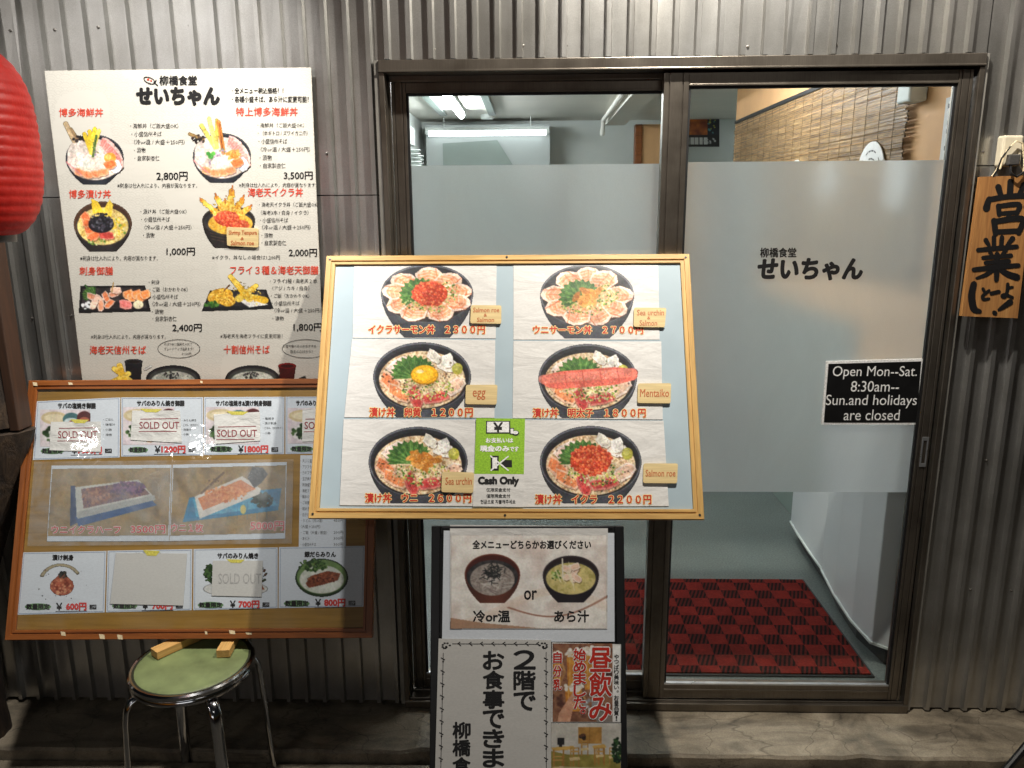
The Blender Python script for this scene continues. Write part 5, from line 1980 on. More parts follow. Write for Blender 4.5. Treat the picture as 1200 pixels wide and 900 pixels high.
# two photo prints of sea urchin trays
def print_card(q, art, label, txts, seed):
    lift = ML + .0004
    r, rt = root_on(PM, 'photo_print', q, lift)
    tag(r, label, 'photo print', 'sea urchin tray prints on the brown board')
    sheet('paper', PM, q, lift, 0.0005, M['paper_lam'], r, rt)
    xs, ys = [p[0] for p in q], [p[1] for p in q]
    cv = Canvas(min(xs), min(ys), max(xs), max(ys), 1.6, None, seed)
    C = [(q[0][0] + .6, q[0][1] + 3.5), (q[1][0] - .6, q[1][1] + 3.5), (q[2][0] - .6, q[2][1] - 6), (q[3][0] + .6, q[3][1] - 6)]
    cv.poly(C, cv.tex((132, 108, 72), (166, 138, 94), 14, (150, 130, 92)))
    art(cv)
    photo_finish(cv, 4, .45)
    cv.mesh('picture', PM, lift + .0003, rt, M['print'], r)
    L = Lettering(PM, lift + .0005, rt)
    for t, x0, y0, x1, y1 in txts: L.text(t, x0, y0, x1, y1, 0.75, 2)
    L.build('lettering_halo', M['ink_white'], r)
    L = Lettering(PM, lift + .0008, rt)
    for t, x0, y0, x1, y1 in txts: L.text(t, x0, y0, x1, y1, 0.3, 2)
    L.build('lettering', M['ink_pink'], r)


def tray_purple(c):
    c.poly([(83, 569), (88, 569), (92, 612), (82, 617)], (38, 64, 108)); c.poly([(88, 606), (176, 584), (184, 592), (92, 617)], (34, 84, 140))
    c.poly([(88, 571), (162, 562), (182, 584), (90, 607)], (206, 204, 196)); c.poly([(90, 600), (181, 580), (182, 586), (91, 608)], (178, 178, 174))
    c.poly([(95, 573), (160, 564), (176, 579), (98, 596)], c.tex((112, 82, 84), (150, 112, 104), 2.5, (96, 70, 100)))
    c.specks(112, 581, 16, 9, 120, 1, 2.4, [(160, 112, 96), (130, 90, 86), (176, 130, 106)])
    c.specks(150, 572, 20, 8, 160, .9, 2.2, [(96, 66, 104), (120, 84, 124), (84, 60, 88), (140, 100, 130)])
    for k in range(5): c.line(176 + k * 3, 556 + k * 4, 186, 552 + k * 8, .8, (208, 204, 198), .5)


def tray_orange(c):
    c.poly([(214, 612), (222, 583), (330, 572), (326, 598)], (48, 128, 168)); c.poly([(226, 585), (312, 576), (326, 592), (230, 606)], c.tex((60, 150, 190), (96, 180, 206), 4))
    for k in range(9): c.line(224 + k * 11, 588, 220 + k * 11.6, 608, .7, (30, 96, 140), .5)
    c.specks(307, 586, 12, 8, 90, 1, 2.6, [(34, 44, 32), (56, 66, 44), (24, 30, 26)])
    c.poly([(228, 582), (284, 558), (306, 573), (304, 579), (234, 608)], (222, 216, 208)); c.poly([(232, 584), (282, 562), (300, 573), (238, 598)], (214, 132, 78))
    c.poly([(234, 585), (281, 563.5), (297, 573), (240, 596)], c.tex((206, 122, 70), (232, 158, 104), 2))
    c.specks(264, 579, 24, 9, 120, .8, 2, [(236, 168, 112), (200, 112, 62), (224, 146, 92)])
    c.line(236, 578, 262, 554, 2.4, (110, 84, 64)); c.line(244, 574, 270, 556, 1.4, (170, 140, 110)); c.specks(252, 566, 9, 6, 20, .6, 1.4, [(90, 66, 50), (150, 120, 96)])
    c.poly([(290, 560), (296, 547), (308, 548), (314, 556), (306, 566), (298, 572)], c.tex((30, 28, 32), (66, 60, 64), 2))
    c.specks(302, 557, 9, 8, 40, .8, 1.8, [(24, 24, 28), (84, 78, 80)])
    c.ell(285, 597, 3.4, 5.4, (214, 196, 110))


print_card([(60.5, 545.6), (201, 544.6), (198, 634), (55, 634.4)], tray_purple, 'photo print of a purple sea urchin tray priced 3500', [('ウニイクラハーフ', 60.5, 616.2, 141, 625.2), ('3500円', 153.4, 615.6, 193.6, 625)], 51)
print_card([(202.4, 544.6), (336, 541.4), (334, 631), (198.6, 634)], tray_orange, 'photo print of an orange sea urchin tray on blue priced 5000', [('ウニ１枚', 200.6, 613.4, 238, 623.6), ('5000円', 293.6, 611, 333, 621.6)], 52)

# long price list
ql = [(352, 533.5), (406, 533), (405.3, 641), (350, 642)]
r, rt = root_on(PM, 'price_list', ql, ML + .0002)
tag(r, 'long narrow typed price list on the right of the brown board', 'price list')
sheet('paper', PM, ql, ML + .0002, 0.0005, M['paper_lam'], r, rt)
L = Lettering(PM, ML + .0005, rt)
for i, (t, p) in enumerate([('・天ぷら盛り', '980円'), ('・アジフライ', '600円'), ('・カキフライ', '750円'), ('・玉子焼き', '450円'), ('・刺身盛り', '1200円'), ('・海老フライ', '800円'), ('・鯛あら煮', '650円'), ('・ごま鯖', '850円'), ('・明太子', '500円'), ('・白子ポン酢', '700円'), ('・うどん（冷or温）', '450円'), ('（大盛＋250円）', ''), ('・ご飯（大盛 / 普盛）', '200円'), ('・あら汁', '300円'), ('・小盛信州そば', '300円')]):
    y = 538 + i * 7.0
    L.text(t, 352.5, y, 352.5 + 2.55 * len(t), y + 4.2, 0, 1)
    if p: L.text(p, 391, y, 402, y + 4, 0, 1)
L.build('lettering', M['ink_grey'], r)


# bottom row cards
def art_round(c):
    for a in np.linspace(-2.7, -.6, 40): c.ell(71 + 24 * math.cos(a), 684 + 22 * math.sin(a), 2.4, 1.8, (176, 164, 136), 0, .6)
    c.specks(72, 686, 30, 26, 26, .4, 1.0, [(70, 76, 90), (120, 90, 80)])
    c.ell(72.5, 687, 14, 11, c.tex((130, 62, 46), (176, 100, 76), 2.4))
    c.poly([(60, 682), (73, 670), (86, 682)], c.tex((140, 72, 52), (186, 116, 88), 2.4))
    c.specks(72, 688, 13, 9, 70, .7, 1.8, [(196, 126, 96), (120, 56, 42), (160, 84, 62), (206, 150, 116)])
    c.specks(74, 673, 5, 4, 26, .8, 1.8, [(40, 46, 34), (66, 60, 50), (30, 32, 28)])


def art_plate(c):
    c.ell(377, 677, 31, 22.5, (40, 60, 34)); c.ell(377, 676, 29, 20, (112, 140, 84)); c.ell(377, 679, 26, 16.5, c.tex((200, 204, 190), (224, 224, 214), 6))
    c.specks(366, 662, 17, 7, 80, 1, 2.6, [(44, 74, 34), (76, 106, 52), (34, 56, 28), (98, 126, 70)])
    c.poly([(358, 684), (364, 675), (384, 669), (399, 672), (396, 680), (380, 685), (362, 689)], c.tex((104, 52, 34), (150, 84, 56), 2.4))
    c.specks(378, 678, 18, 5, 60, .7, 1.7, [(176, 108, 76), (84, 38, 26), (140, 76, 50)])
    c.line(364, 684, 394, 674, .8, (70, 30, 22), .6)


def art_green(x0, y0, x1, y1):
    def f(c):
        c.ell((x0 + x1) / 2, y1 - 10, (x1 - x0) * .5, 9, (206, 206, 204))
        c.specks(x0 + 8, y0 + 12, 7, 11, 70, 1, 2.4, [(40, 64, 34), (66, 96, 50), (30, 46, 26)])
        c.specks(x1 - 6, y0 + 14, 5, 9, 24, 1, 2, [(90, 60, 44), (60, 66, 44)])
        c.poly([(x0 + 12, y1 - 16), (x1 - 10, y1 - 20), (x1 - 4, y1 - 9), (x0 + 16, y1 - 6)], c.tex((120, 66, 42), (160, 96, 66), 3))
    return f


menu_card([(26.8, 647.4), (124.7, 645.6), (122.5, 717.6), (20, 720.5)], '漬け刺身', (61.6, 650.2, 86, 656.6), 'marinated sashimi menu card priced 600, bottom left of the brown board', '600円', ((31, 707.8, 58, 714.2), (66, 72.8), (77.7, 706.6, 101, 715)), art_round, (40, 656, 106, 706), 61)
menu_card([(126, 645.4), (225.4, 643.4), (224.6, 715), (124.2, 717.5)], '銀だら焼き', (158, 648, 190, 654.5), 'menu card hidden under a blank paper slip', '700円', ((133, 707, 159, 713), (167, 173.5), (178.6, 706, 202, 714)))
menu_card([(226.8, 643.4), (325.4, 641.4), (325.4, 712.6), (226.4, 715)], 'サバのみりん焼き', (255, 648, 302.4, 654.6), 'mirin mackerel menu card priced 700, third in the bottom row', '700円', ((233.6, 706, 260, 712), (269.6, 276), (279.8, 704, 303.6, 712.2)), art_green(238, 660, 314, 700), (236, 658, 316, 702), 63)
menu_card([(326.8, 641.2), (427.6, 639.6), (426, 711), (326.4, 712.6)], '銀だらみりん', (357, 646.4, 393.4, 652.8), 'mirin black cod menu card with a green plate photo, bottom right', '800円', ((334.4, 704, 361, 710.4), (369.4, 376), (380.2, 702, 404.4, 710.4)), art_plate, (344, 652, 410, 701), 64)
sold_slip([(135.7, 648), (219.3, 648.6), (214.6, 709.6), (129, 707.6)], 'large blank white slip taped over the second bottom card', False, tape=(177.5, 648, 10, 3.4), mat=M['paper_grey'])
sold_slip([(249.4, 657), (308, 657), (306.4, 699.4), (248, 698)], 'slip with faded sold out writing over the 700 mackerel card', True, True, (256, 672, 306, 684), (276, 657.4, 11, 2.2), mat=M['paper_grey'])

# =================================================================== BLACK SIGN STAND UNDER THE OAK BOARD
PS = Plane((0.414, -0.598, 0.232), 18.27, 0.6)
H0 = (0.232 - Z_ST) / math.cos(RAD(18.27))              # distance along the face from the ground
rs = empty('sign_stand', matrix=PS.matrix(0, -H0, 0))
tag(rs, 'black A frame sign stand with paper notices below the oak board', 'sign stand')
fw_, top = 0.52, H0 + 0.618
q = MB()
for (a, c) in ((-fw_ / 2, -fw_ / 2 + .024), (fw_ / 2 - .024, fw_ / 2)): q.box(a, c, 0.0, top, -0.022, 0.0)
q.box(-fw_ / 2 + .0245, fw_ / 2 - .0245, top - .022, top, -0.022, 0.0); q.box(-fw_ / 2 + .0245, fw_ / 2 - .0245, .10, .125, -0.022, 0.0)
q.build('frame', M['blackframe'], rs, bevel=0.002)
boxobj('panel', -fw_ / 2 + .0245, fw_ / 2 - .0245, 0.1255, top - .0225, -0.016, -0.006, M['blackframe'], rs)
boxobj('clip_strip', -fw_ / 2 + .03, fw_ / 2 - .03, top - .006, top + .0005, -0.004, 0.003, M['steel_dark'], rs, 0.001)
# rear legs: from the top back towards the wall
for sx in (-1, 1):
    q = MB()
    x = sx * (fw_ / 2 - .05)
    foot = Vector((x, (H0 - 0) * 0.0, 0))
    Mw = PS.matrix(0, -H0, 0)
    inv = Mw.inverted()
    wtop = Mw @ Vector((x, top - .03, -0.034))
    wfoot = Vector((wtop.x, -0.14, Z_STEP + .012))
    q.tube([inv @ wtop, inv @ wfoot], 0.012, 8)
    q.build('rear_leg', M['blackframe'], rs)


def stand_sheet(q, label, cat, mat, lift, thick=0.0006, grp=None, name='notice_sheet'):
    r, rt = root_on(PS, name, q, lift)
    tag(r, label, cat, grp)
    sheet('paper', PS, q, lift, thick, mat, r, rt)
    return r, rt


stand_sheet([(520, 621.7), (719.8, 624.6), (720.2, 752), (518, 752)], 'plain white backing sheet showing at the edges of the noodle notice', 'sheet', M['paper_lam'], 0.0018, name='backing_sheet')
qd = [(527.3, 615), (712.4, 616.6), (711.8, 737.3), (527.3, 736.8)]
r, rt = stand_sheet(qd, 'notice with two bowls, cold or warm noodles or fish soup', 'notice', M['paper'], 0.0028)


def art_choice(c):
    c.rect(528.5, 627, 711, 737, c.tex((226, 220, 212), (238, 234, 228), 26, (214, 200, 192)))
    for k in range(120):
        t = k / 119
        c.ell(528 + 184 * t, 728 - 30 * math.sin(t * 2.6 - .2) + 6 * math.sin(t * 7), 9, 5, (226, 206, 190), 0, .10)
    c.poly([(528, 724), (566, 730), (610, 734), (640, 737), (528, 737)], (158, 114, 84), .75)
    for k in range(90):
        t = k / 89
        c.ell(596 + 116 * t, 712 + 17 * math.sin(t * 3.1) - 14 * t, 2.2, .9, (150, 104, 86), 0, .55)
    c.specks(630, 664, 80, 34, 22, 5, 12, [(238, 234, 230), (220, 206, 200)], .3)
    # cold or warm noodles
    d_bowl(c, 577, 673, 32.5, 24, 707, 14, (92, 48, 34), (70, 30, 24), (108, 54, 40))
    c.ell(577, 679, 26, 19, c.tex((132, 122, 116), (170, 160, 152), 2))
    for k in range(70):
        a, b_ = c.r.random() * 6.28, c.r.random()
        x, y = 577 + 22 * b_ * math.cos(a), 680 + 15 * b_ * math.sin(a)
        g = c.r.random() * 3.14
        c.line(x - 6 * math.cos(g), y - 3.5 * math.sin(g), x + 6 * math.cos(g), y + 3.5 * math.sin(g), 1.0, [(196, 190, 184), (168, 158, 152), (120, 108, 104)][c.r.integers(3)], .9)
    for k in range(60):
        x, y, g = 579 + c.r.normal() * 8, 671 + c.r.normal() * 5, c.r.random() * 3.14
        c.line(x - 3.6 * math.cos(g), y - 3 * math.sin(g), x + 3.6 * math.cos(g), y + 3 * math.sin(g), .9, (30, 32, 32), .95)
    # fish soup
    d_bowl(c, 669, 674, 33, 23, 706, 15, (30, 24, 30), (40, 30, 30), (62, 54, 58))
    c.ell(669, 678, 29, 18.6, c.tex((176, 164, 96), (204, 190, 128), 4, (214, 196, 130)))
    for k in range(9): d_slice(c, 672 + c.r.normal() * 8, 670 + c.r.normal() * 4.4, 12, 8, c.r.random() * 180, (226, 190, 168), (240, 224, 208), 2)
    c.specks(652, 674, 6, 6, 30, .7, 1.7, GREENS)
    for k in range(16):
        x = 660 + c.r.normal() * 7
        c.line(x, 668 + c.r.normal() * 4, x + 6, 683 + c.r.normal() * 3, .8, (236, 226, 196), .7)
    c.line(659, 655, 659.6, 676, 1.6, (232, 224, 206))


cv = Canvas(527.5, 616, 712, 737, 1.6, None, 71)
art_choice(cv)
photo_finish(cv, 3, .35)
cv.mesh('picture', PS, 0.0031, rt, M['print'], r)
L = Lettering(PS, 0.0034, rt)
L.text('全メニューどちらかお選びください', 554, 633.2, 692.4, 643, 0.32, 3)
L.text('or', 614.4, 692, 629, 702.6, 0.3, 4); L.text('冷or温', 554.6, 715.4, 597.6, 729, 0.4, 3); L.text('あら汁', 649.6, 715.4, 690, 729, 0.4, 3)
L.build('lettering', M['ink_black'], r)

qd = [(514, 748.4), (645.8, 750), (645.6, 956), (508.5, 953)]
r, rt = stand_sheet(qd, 'white sheet with bold vertical writing about seats upstairs and vine border', 'notice', M['paper_grey'], 0.0038)
L = Lettering(PS, 0.0042, rt)
L.vtext('２階で', 602.4, 762.5, 627.2, 24.2, .75, 4, 0.12)
L.vtext('お食事できます', 566.4, 763.5, 590.4, 22.9, .75, 4, 0.1)
L.vtext('柳橋食堂', 530.8, 846.5, 551, 20.6, .65, 4, 0.1)
L.build('lettering', M['ink_black'], r)
L = Lettering(PS, 0.0042, rt)
rnd = random.Random(11)
L.bar(530, 754.4, 632, 755, .7); L.bar(519.5, 765, 515.5, 950, .7); L.bar(640, 764, 640.4, 950, .7)
for k in range(8):
    x = 536 + k * 13.2
    L.bar(x, 754.6, x + 3.4, 752.2, 1.0, 1e-5); L.bar(x + 1.5, 754.6, x + 4.4, 757, .9, 2e-5)
for k in range(12):
    y = 772 + k * 14.6
    for bx in (519.3 - k * .32, 640.1):
        L.bar(bx - 2.6, y - 1.2, bx + 2.2, y + 1.4, 1.1, 3e-5); L.oval(bx, y + 3.2, 1.1, 1.1, 8, 4e-5)
for cx, sx in ((522, 1), (637.6, -1)):
    for k in range(9):
        a = k * .75
        L.oval(cx + sx * (1 + k * .55) * math.cos(a), 757.6 + (1 + k * .5) * math.sin(a), 1.5, .9, 8, 5e-5 + k * 1e-5)
L.build('vine_border', M['ink_black'], r)

qd = [(646.8, 752.8), (727.8, 755), (727.2, 846.6), (645.8, 846.6)]
r, rt = stand_sheet(qd, 'poster of beer mugs with big red vertical writing', 'poster', M['paper'], 0.0026, name='beer_poster')


def art_beer(c):
    c.rect(647.5, 754, 718, 846, c.tex((120, 76, 58), (156, 110, 82), 9, (88, 52, 42)))
    for (x, y, w, h) in ((648, 770, 10, 34), (664, 766, 18, 40), (684, 764, 20, 44), (662, 806, 20, 28)):
        c.poly([(x, y), (x + w, y), (x + w * .92, y + h), (x + w * .08, y + h)], c.tex((190, 120, 46), (222, 158, 70), 4))
        for k in range(3): c.line(x + w * (.2 + .3 * k), y + 3, x + w * (.22 + .28 * k), y + h - 3, 1.2, (238, 196, 120), .55)
        c.specks(x + w / 2, y - 1, w * .56, 5, 40, 1.4, 3, [(236, 230, 218), (246, 242, 234), (220, 208, 190)])
        c.line(x + w, y + 6, x + w + 4, y + h * .5, 2.4, (196, 150, 100)); c.line(x + w + 4, y + h * .5, x + w, y + h - 6, 2.4, (170, 124, 80))
    c.poly([(653, 846), (655, 836), (664, 822), (671, 812), (676, 816), (672, 828), (668, 846)], c.tex((196, 142, 114), (220, 170, 140), 5))
    c.poly([(700, 846), (690, 832), (696, 824), (718, 840), (718, 846)], (130, 120, 112))
    c.specks(694, 826, 10, 7, 30, 1, 2.4, [(206, 204, 204), (150, 150, 156)])
    c.rect(718, 755.4, 727.4, 846, (236, 236, 234))


cv = Canvas(647, 753.5, 727.5, 846.5, 1.6, None, 72)
art_beer(cv)
photo_finish(cv, 3, .35)
cv.mesh('picture', PS, 0.0029, rt, M['print'], r)
for nm, bd, mt, lf in (('lettering_halo', 1.2, M['ink_white'], 0.0032), ('lettering', .45, M['ink_price'], 0.0036)):
    L = Lettering(PS, lf, rt)
    L.vtext('昼飲み', 691, 759.4, 716.4, 29, bd * 1.5, 4, .06)
    L.vtext('始めました。', 672.4, 760.2, 686.4, 14.2, bd, 3, .06)
    L.vtext('自分乳', 648.6, 764, 658, 16, bd * .8, 3, .2)
    L.build(nm, mt, r)
L = Lettering(PS, 0.0033, rt)
L.vtext('やっぱり美味い。お昼品質！', 719.6, 767, 725.2, 6.0, .12, 2, .1)
L.build('small_lettering', M['ink_black'], r)

qd = [(646, 847.6), (727.8, 847.6), (727.4, 912), (645.6, 912)]
r, rt = stand_sheet(qd, 'photo of a dining room with light wooden tables and chairs', 'photo print', M['paper'], 0.0024, name='room_photo')


def art_room(c):
    c.rect(646, 848, 728, 912, c.tex((190, 186, 176), (206, 202, 194), 12))
    c.rect(646, 884, 728, 912, c.tex((134, 124, 58), (160, 148, 76), 8)); c.poly([(646, 880), (664, 884), (664, 912), (646, 912)], (140, 128, 62))
    c.rect(677.6, 852, 705, 871.6, c.tex((160, 116, 56), (186, 140, 74), 6)); c.line(691, 852, 691, 871, .5, (130, 92, 46))
    c.rect(653, 864.6, 661.5, 873, (32, 32, 34)); c.rect(655, 873, 659, 875, (40, 38, 36))
    for (x, y, w) in ((646, 876, 26), (694, 874, 14)):
        c.poly([(x, y), (x + w, y - 2), (x + w + 3, y + 2), (x + 2, y + 4)], (206, 166, 92))
        for xx in (x + 3, x + w * .55, x + w): c.line(xx, y + 3, xx, y + 22, 1.8, (170, 124, 60))
    for (x, y, s_) in ((668, 876, 1.2), (681, 868, .9), (699, 876, .9), (714, 876, 1.0), (648, 886, 1.3)):
        c.rect(x, y, x + 9 * s_, y + 1.2, (188, 146, 82)); c.rect(x, y, x + 1.4, y + 20 * s_, (176, 134, 72)); c.rect(x + 8 * s_, y, x + 8 * s_ + 1.4, y + 20 * s_, (160, 118, 62))
        c.rect(x, y + 4, x + 9 * s_, y + 5.4, (188, 146, 82)); c.poly([(x - 1, y + 10 * s_), (x + 9 * s_, y + 9 * s_), (x + 10 * s_, y + 12 * s_), (x, y + 13 * s_)], (214, 190, 140))
    c.specks(683, 864, 4, 3, 16, 1, 2, [(40, 30, 26), (90, 60, 40)])
    c.specks(723, 880, 5, 16, 120, .8, 2.2, [(26, 50, 28), (50, 84, 44), (18, 34, 20)])
    c.line(656, 899, 715, 901, 1.2, (222, 212, 190), .8)


cv = Canvas(646, 848, 728, 912, 1.6, None, 73)
art_room(cv)
photo_finish(cv, 3, .35)
cv.mesh('picture', PS, 0.0027, rt, M['print'], r)

# =================================================================== STOOL, BLOCKS
SO = (-0.553, -0.388)
SR = 0.170
r = empty('stool', (SO[0], SO[1], Z_ST))
tag(r, 'round green vinyl stool with chrome rim carrying the brown menu board', 'stool')
zs = 0.392 - Z_ST
q = MB(); q.lathe([(0, zs - .03), (SR - .016, zs - .03), (SR - .012, zs - .006), (SR - .018, zs - .0015), (SR - .03, zs + .0), (0.08, zs + .0022), (0, zs + .003)], 64)
q.build('seat', M['seat'], r, smooth=True)
q = MB(); q.lathe([(SR - .0125, zs - .010), (SR - .0105, zs - .0035), (SR - .0125, zs - .0022)], 64)
q.build('welt', M['seatdark'], r, smooth=True)
q = MB()
pr_ = [(SR - .012, zs - .032), (SR - .004, zs - .034), (SR, zs - .028), (SR - .001, zs - .020), (SR - .003, zs - .017), (SR + .001, zs - .013), (SR + .0005, zs - .004), (SR - .005, zs - .0002), (SR - .0105, zs - .0015), (SR - .012, zs - .006)]
q.lathe(pr_, 72)
q.build('rim', M['chrome'], r, smooth=True)
for k in range(4):
    a = RAD(-50 + 90 * k)
    q = MB()
    path = []
    for (rr, z) in ((0.06, zs - .040), (0.11, zs - .040), (0.150, zs - .043), (0.172, zs - .055), (0.184, zs - .078), (0.190, zs - .115), (0.196, zs - .22), (0.208, .012)):
        path.append((rr * math.cos(a), rr * math.sin(a), z))
    # flattened tube 34 mm wide
    P = [Vector(p) for p in path]
    side = Vector((-math.sin(a), math.cos(a), 0))
    rings = []
    for i, p in enumerate(P):
        t = (P[min(i + 1, len(P) - 1)] - P[max(i - 1, 0)]).normalized()
        nn = t.cross(side)
        rings.append([p + side * (.0165 * math.cos(w)) * (1 if abs(math.cos(w)) > .01 else 1) + nn * (.008 * math.sin(w)) for w in [2 * math.pi * j / 14 for j in range(14)]])
    vs = [p for R_ in rings for p in R_]
    fs = [(i * 14 + j, i * 14 + (j + 1) % 14, (i + 1) * 14 + (j + 1) % 14, (i + 1) * 14 + j) for i in range(len(P) - 1) for j in range(14)]
    fs += [tuple(range(13, -1, -1)), tuple((len(P) - 1) * 14 + j for j in range(14))]
    q.add(vs, fs)
    lg = q.build('leg', M['chrome'], r, smooth=True)
    q = MB(); q.lathe([(.019, -.012), (.020, .01), (.017, .014)], 14, path[-1])
    q.build('rubber_foot', M['gasket'], lg, smooth=True)

for (x, y, rz, lab) in ((-0.668, -0.378, 38, 'short pine block under the board, nearer the left edge of the stool'), (-0.468, -0.375, 4, 'short pine block under the board, right half of the stool seat')):
    q = MB(); q.box(-.019, .019, 0, .15, 0, .0235)
    o = q.build('wood_block', M['blockwood'], bevel=0.001)
    o.location = (x, y, 0.396)
    o.rotation_euler = (0, 0, RAD(-rz) if rz > 10 else RAD(rz))
    tag(o, lab, 'wood block', 'pine blocks on the stool')

# =================================================================== LANTERN
lr = empty('paper_lantern', (-0.636, -0.9, 1.60))
tag(lr, 'red ribbed paper lantern with black rims hanging at the left edge', 'lantern')


def lantern_mat():
    t = NT('red_lantern_paper')
    v = t.coord()
    n = t.noise(v, 40, 5, 0.65)
    col = t.ramp(n, [(0.3, (180, 28, 22)), (0.7, (200, 42, 32))])
    t.set(col, 0.5)
    tr = t.n('BsdfTranslucent')
    t.l(col, tr.inputs[0])
    mx = t.n('MixShader')
    mx.inputs[0].default_value = 0.4
    t.l(t.b.outputs[0], mx.inputs[1])
    t.l(tr.outputs[0], mx.inputs[2])
    t.l(mx.outputs[0], t.out.inputs[0])
    t.bump(n, 0.4, 0.006)
    return t.m


lb = bpy.data.lights.new('lantern_fill', 'POINT')  # light added inside the lantern to brighten its red paper
lb.energy = 0.15
lb.color = (1.0, 0.85, 0.7)
lb.shadow_soft_size = 0.03
lbo = bpy.data.objects.new('lantern_fill', lb)
lbo.parent = lr
lbo.location = (0, 0, 0.18)
COL.objects.link(lbo)
prof = []
H = 0.335
N = 19
for i in range(N * 6 + 1):
    t = i / (N * 6)
    base = 0.076 + 0.063 * (max(0.0, 1 - abs(2 * t - 1) ** 3.0)) ** 0.62
    sc_ = 0.0017 * abs(math.sin(math.pi * t * N))
    prof.append((base - 0.0017 + sc_, 0.012 + H * t))
q = MB(); q.lathe(prof, 56)
rj = random.Random(3)
lo = q.build('paper', lantern_mat(), lr, smooth=True)
for nm, z in (('bottom_rim', 0.0), ('top_rim', H + .010)):
    q = MB(); q.lathe([(0.070, z), (0.078, z), (0.0785, z + .014), (0.070, z + .014), (0.070, z)], 48)
    q.build(nm, M['blackframe'], lr, smooth=True)
q = MB(); q.tube([(0, 0, H + .016), (0, 0, 1.6)], 0.003, 6); q.box(-.072, .072, -.004, .004, H + .014, H + .018)
q.build('cord', M['gasket'], lr)

# =================================================================== OLD POST at the left edge
def bark():
    t = NT('weathered_timber')
    v = t.coord((1, 1, 0.22))
    n = t.noise(v, 26, 8, 0.7, 0.8)
    f = t.noise(v, 90, 4)
    col = t.ramp(n, [(0.3, (26, 19, 14)), (0.5, (52, 39, 28)), (0.7, (84, 65, 45))])
    col = t.mix(0.5, col, t.ramp(f, [(0.3, (140, 130, 120)), (0.7, (255, 255, 255))]), 'MULTIPLY')
    t.set(col, 0.8)
    t.bump(n, 0.9, 0.012)
    return t.m


M['bark'] = bark()
M['oldwood'] = wood('old_brown_wood', (44, 28, 18), (66, 41, 25), 2, 14, 0.6, (78, 50, 30))
r = empty('timber_post', (-1.20, -0.15, Z_ST))
tag(r, 'old dark timber post with a brown planed edge left of the brown board', 'post')
o_ = (-1.20, -0.15, Z_ST)
rnd = random.Random(21)


def rough_column(name, prof, mat, seg=22):
    q = MB()
    rings = []
    for (cx, cy, rx, ry, z) in prof:
        rings.append([(cx + rx * (1 + .06 * rnd.uniform(-1, 1)) * math.cos(2 * math.pi * k / seg), cy + ry * (1 + .06 * rnd.uniform(-1, 1)) * math.sin(2 * math.pi * k / seg), z) for k in range(seg)])
    vs = [p for R_ in rings for p in R_]
    fs = [(i * seg + j, i * seg + (j + 1) % seg, (i + 1) * seg + (j + 1) % seg, (i + 1) * seg + j) for i in range(len(prof) - 1) for j in range(seg)]
    fs += [tuple(range(seg - 1, -1, -1)), tuple((len(prof) - 1) * seg + j for j in range(seg))]
    q.add(vs, fs)
    return part(q, name, mat, r, o_, 0, True)


rough_column('upper_timber', [(-1.205, -.15, .085, .07, z) for z in np.linspace(1.03, 1.72, 14)], M['bark'])
rough_column('lower_timber', [(max(-1.09 - .40 * (1.0 - z), -1.32) - .085, -.15, .085, .07, z) for z in np.linspace(Z_ST, 1.015, 20)], M['bark'])
pbox('planed_edge', -1.128, -1.100, -.185, -.12, 1.02, 1.74, M['oldwood'], r, o_, 0.003)

# =================================================================== WOODEN SIGN, OUTLET BOX on the right
PWS = Plane((0, -0.03, 0))
qs = [(1150, 207), (1213, 206), (1192, 373), (1127, 370)]
qs = [(1150, 207), (1212.5, 205.5), (1192.5, 373), (1127.5, 370.5)]
r, rt = root_on(PWS, 'wooden_sign', qs, 0.0)
tag(r, 'vertical cedar board with black brush writing hung beside the door', 'sign')
sheet('plank', PWS, qs, 0.0, 0.018, M['signwood'], r, rt)
L = Lettering(PWS, 0.0008, rt)


def brush(L, pts, ws, cx, cy, sx, sy, k0=0):
    """one brush stroke through points in a 0..1 box; ws = widths along it"""
    P = np.array(pts, float)
    # smooth with catmull-rom
    Q, Wd = [], []
    n = len(P)
    for i in range(n - 1):
        p0, p1, p2, p3 = P[max(i - 1, 0)], P[i], P[i + 1], P[min(i + 2, n - 1)]
        for t in np.linspace(0, 1, 6, endpoint=False):
            Q.append(.5 * ((2 * p1) + (-p0 + p2) * t + (2 * p0 - 5 * p1 + 4 * p2 - p3) * t * t + (-p0 + 3 * p1 - 3 * p2 + p3) * t ** 3))
            Wd.append(ws[i] + (ws[i + 1] - ws[i]) * t)
    Q.append(P[-1]); Wd.append(ws[-1])
    Q = [(cx + p[0] * sx, cy + p[1] * sy) for p in Q]
    dz = k0 * 4e-5
    Wd = [w * 1.08 for w in Wd]
    for i in range(len(Q) - 1):
        (ax, ay), (bx, by) = Q[i], Q[i + 1]
        d = math.hypot(bx - ax, by - ay) + 1e-9
        nx, ny = -(by - ay) / d, (bx - ax) / d
        L.shape([(ax + nx * Wd[i] / 2, ay + ny * Wd[i] / 2), (bx + nx * Wd[i + 1] / 2, by + ny * Wd[i + 1] / 2), (bx - nx * Wd[i + 1] / 2, by - ny * Wd[i + 1] / 2), (ax - nx * Wd[i] / 2, ay - ny * Wd[i] / 2)], dz)
    for i in range(0, len(Q)): L.oval(*Q[i], Wd[i] / 2, Wd[i] / 2, 10, dz + 2e-5 + i * 4e-7)


SK = [0]


def strokes(lst, cx, cy, sx, sy, shear=0.0):
    for pts, ws in lst:
        SK[0] += 1
        brush(L, [(x - shear * y, y) for x, y in pts], ws, cx, cy, sx, sy, SK[0] % 12)


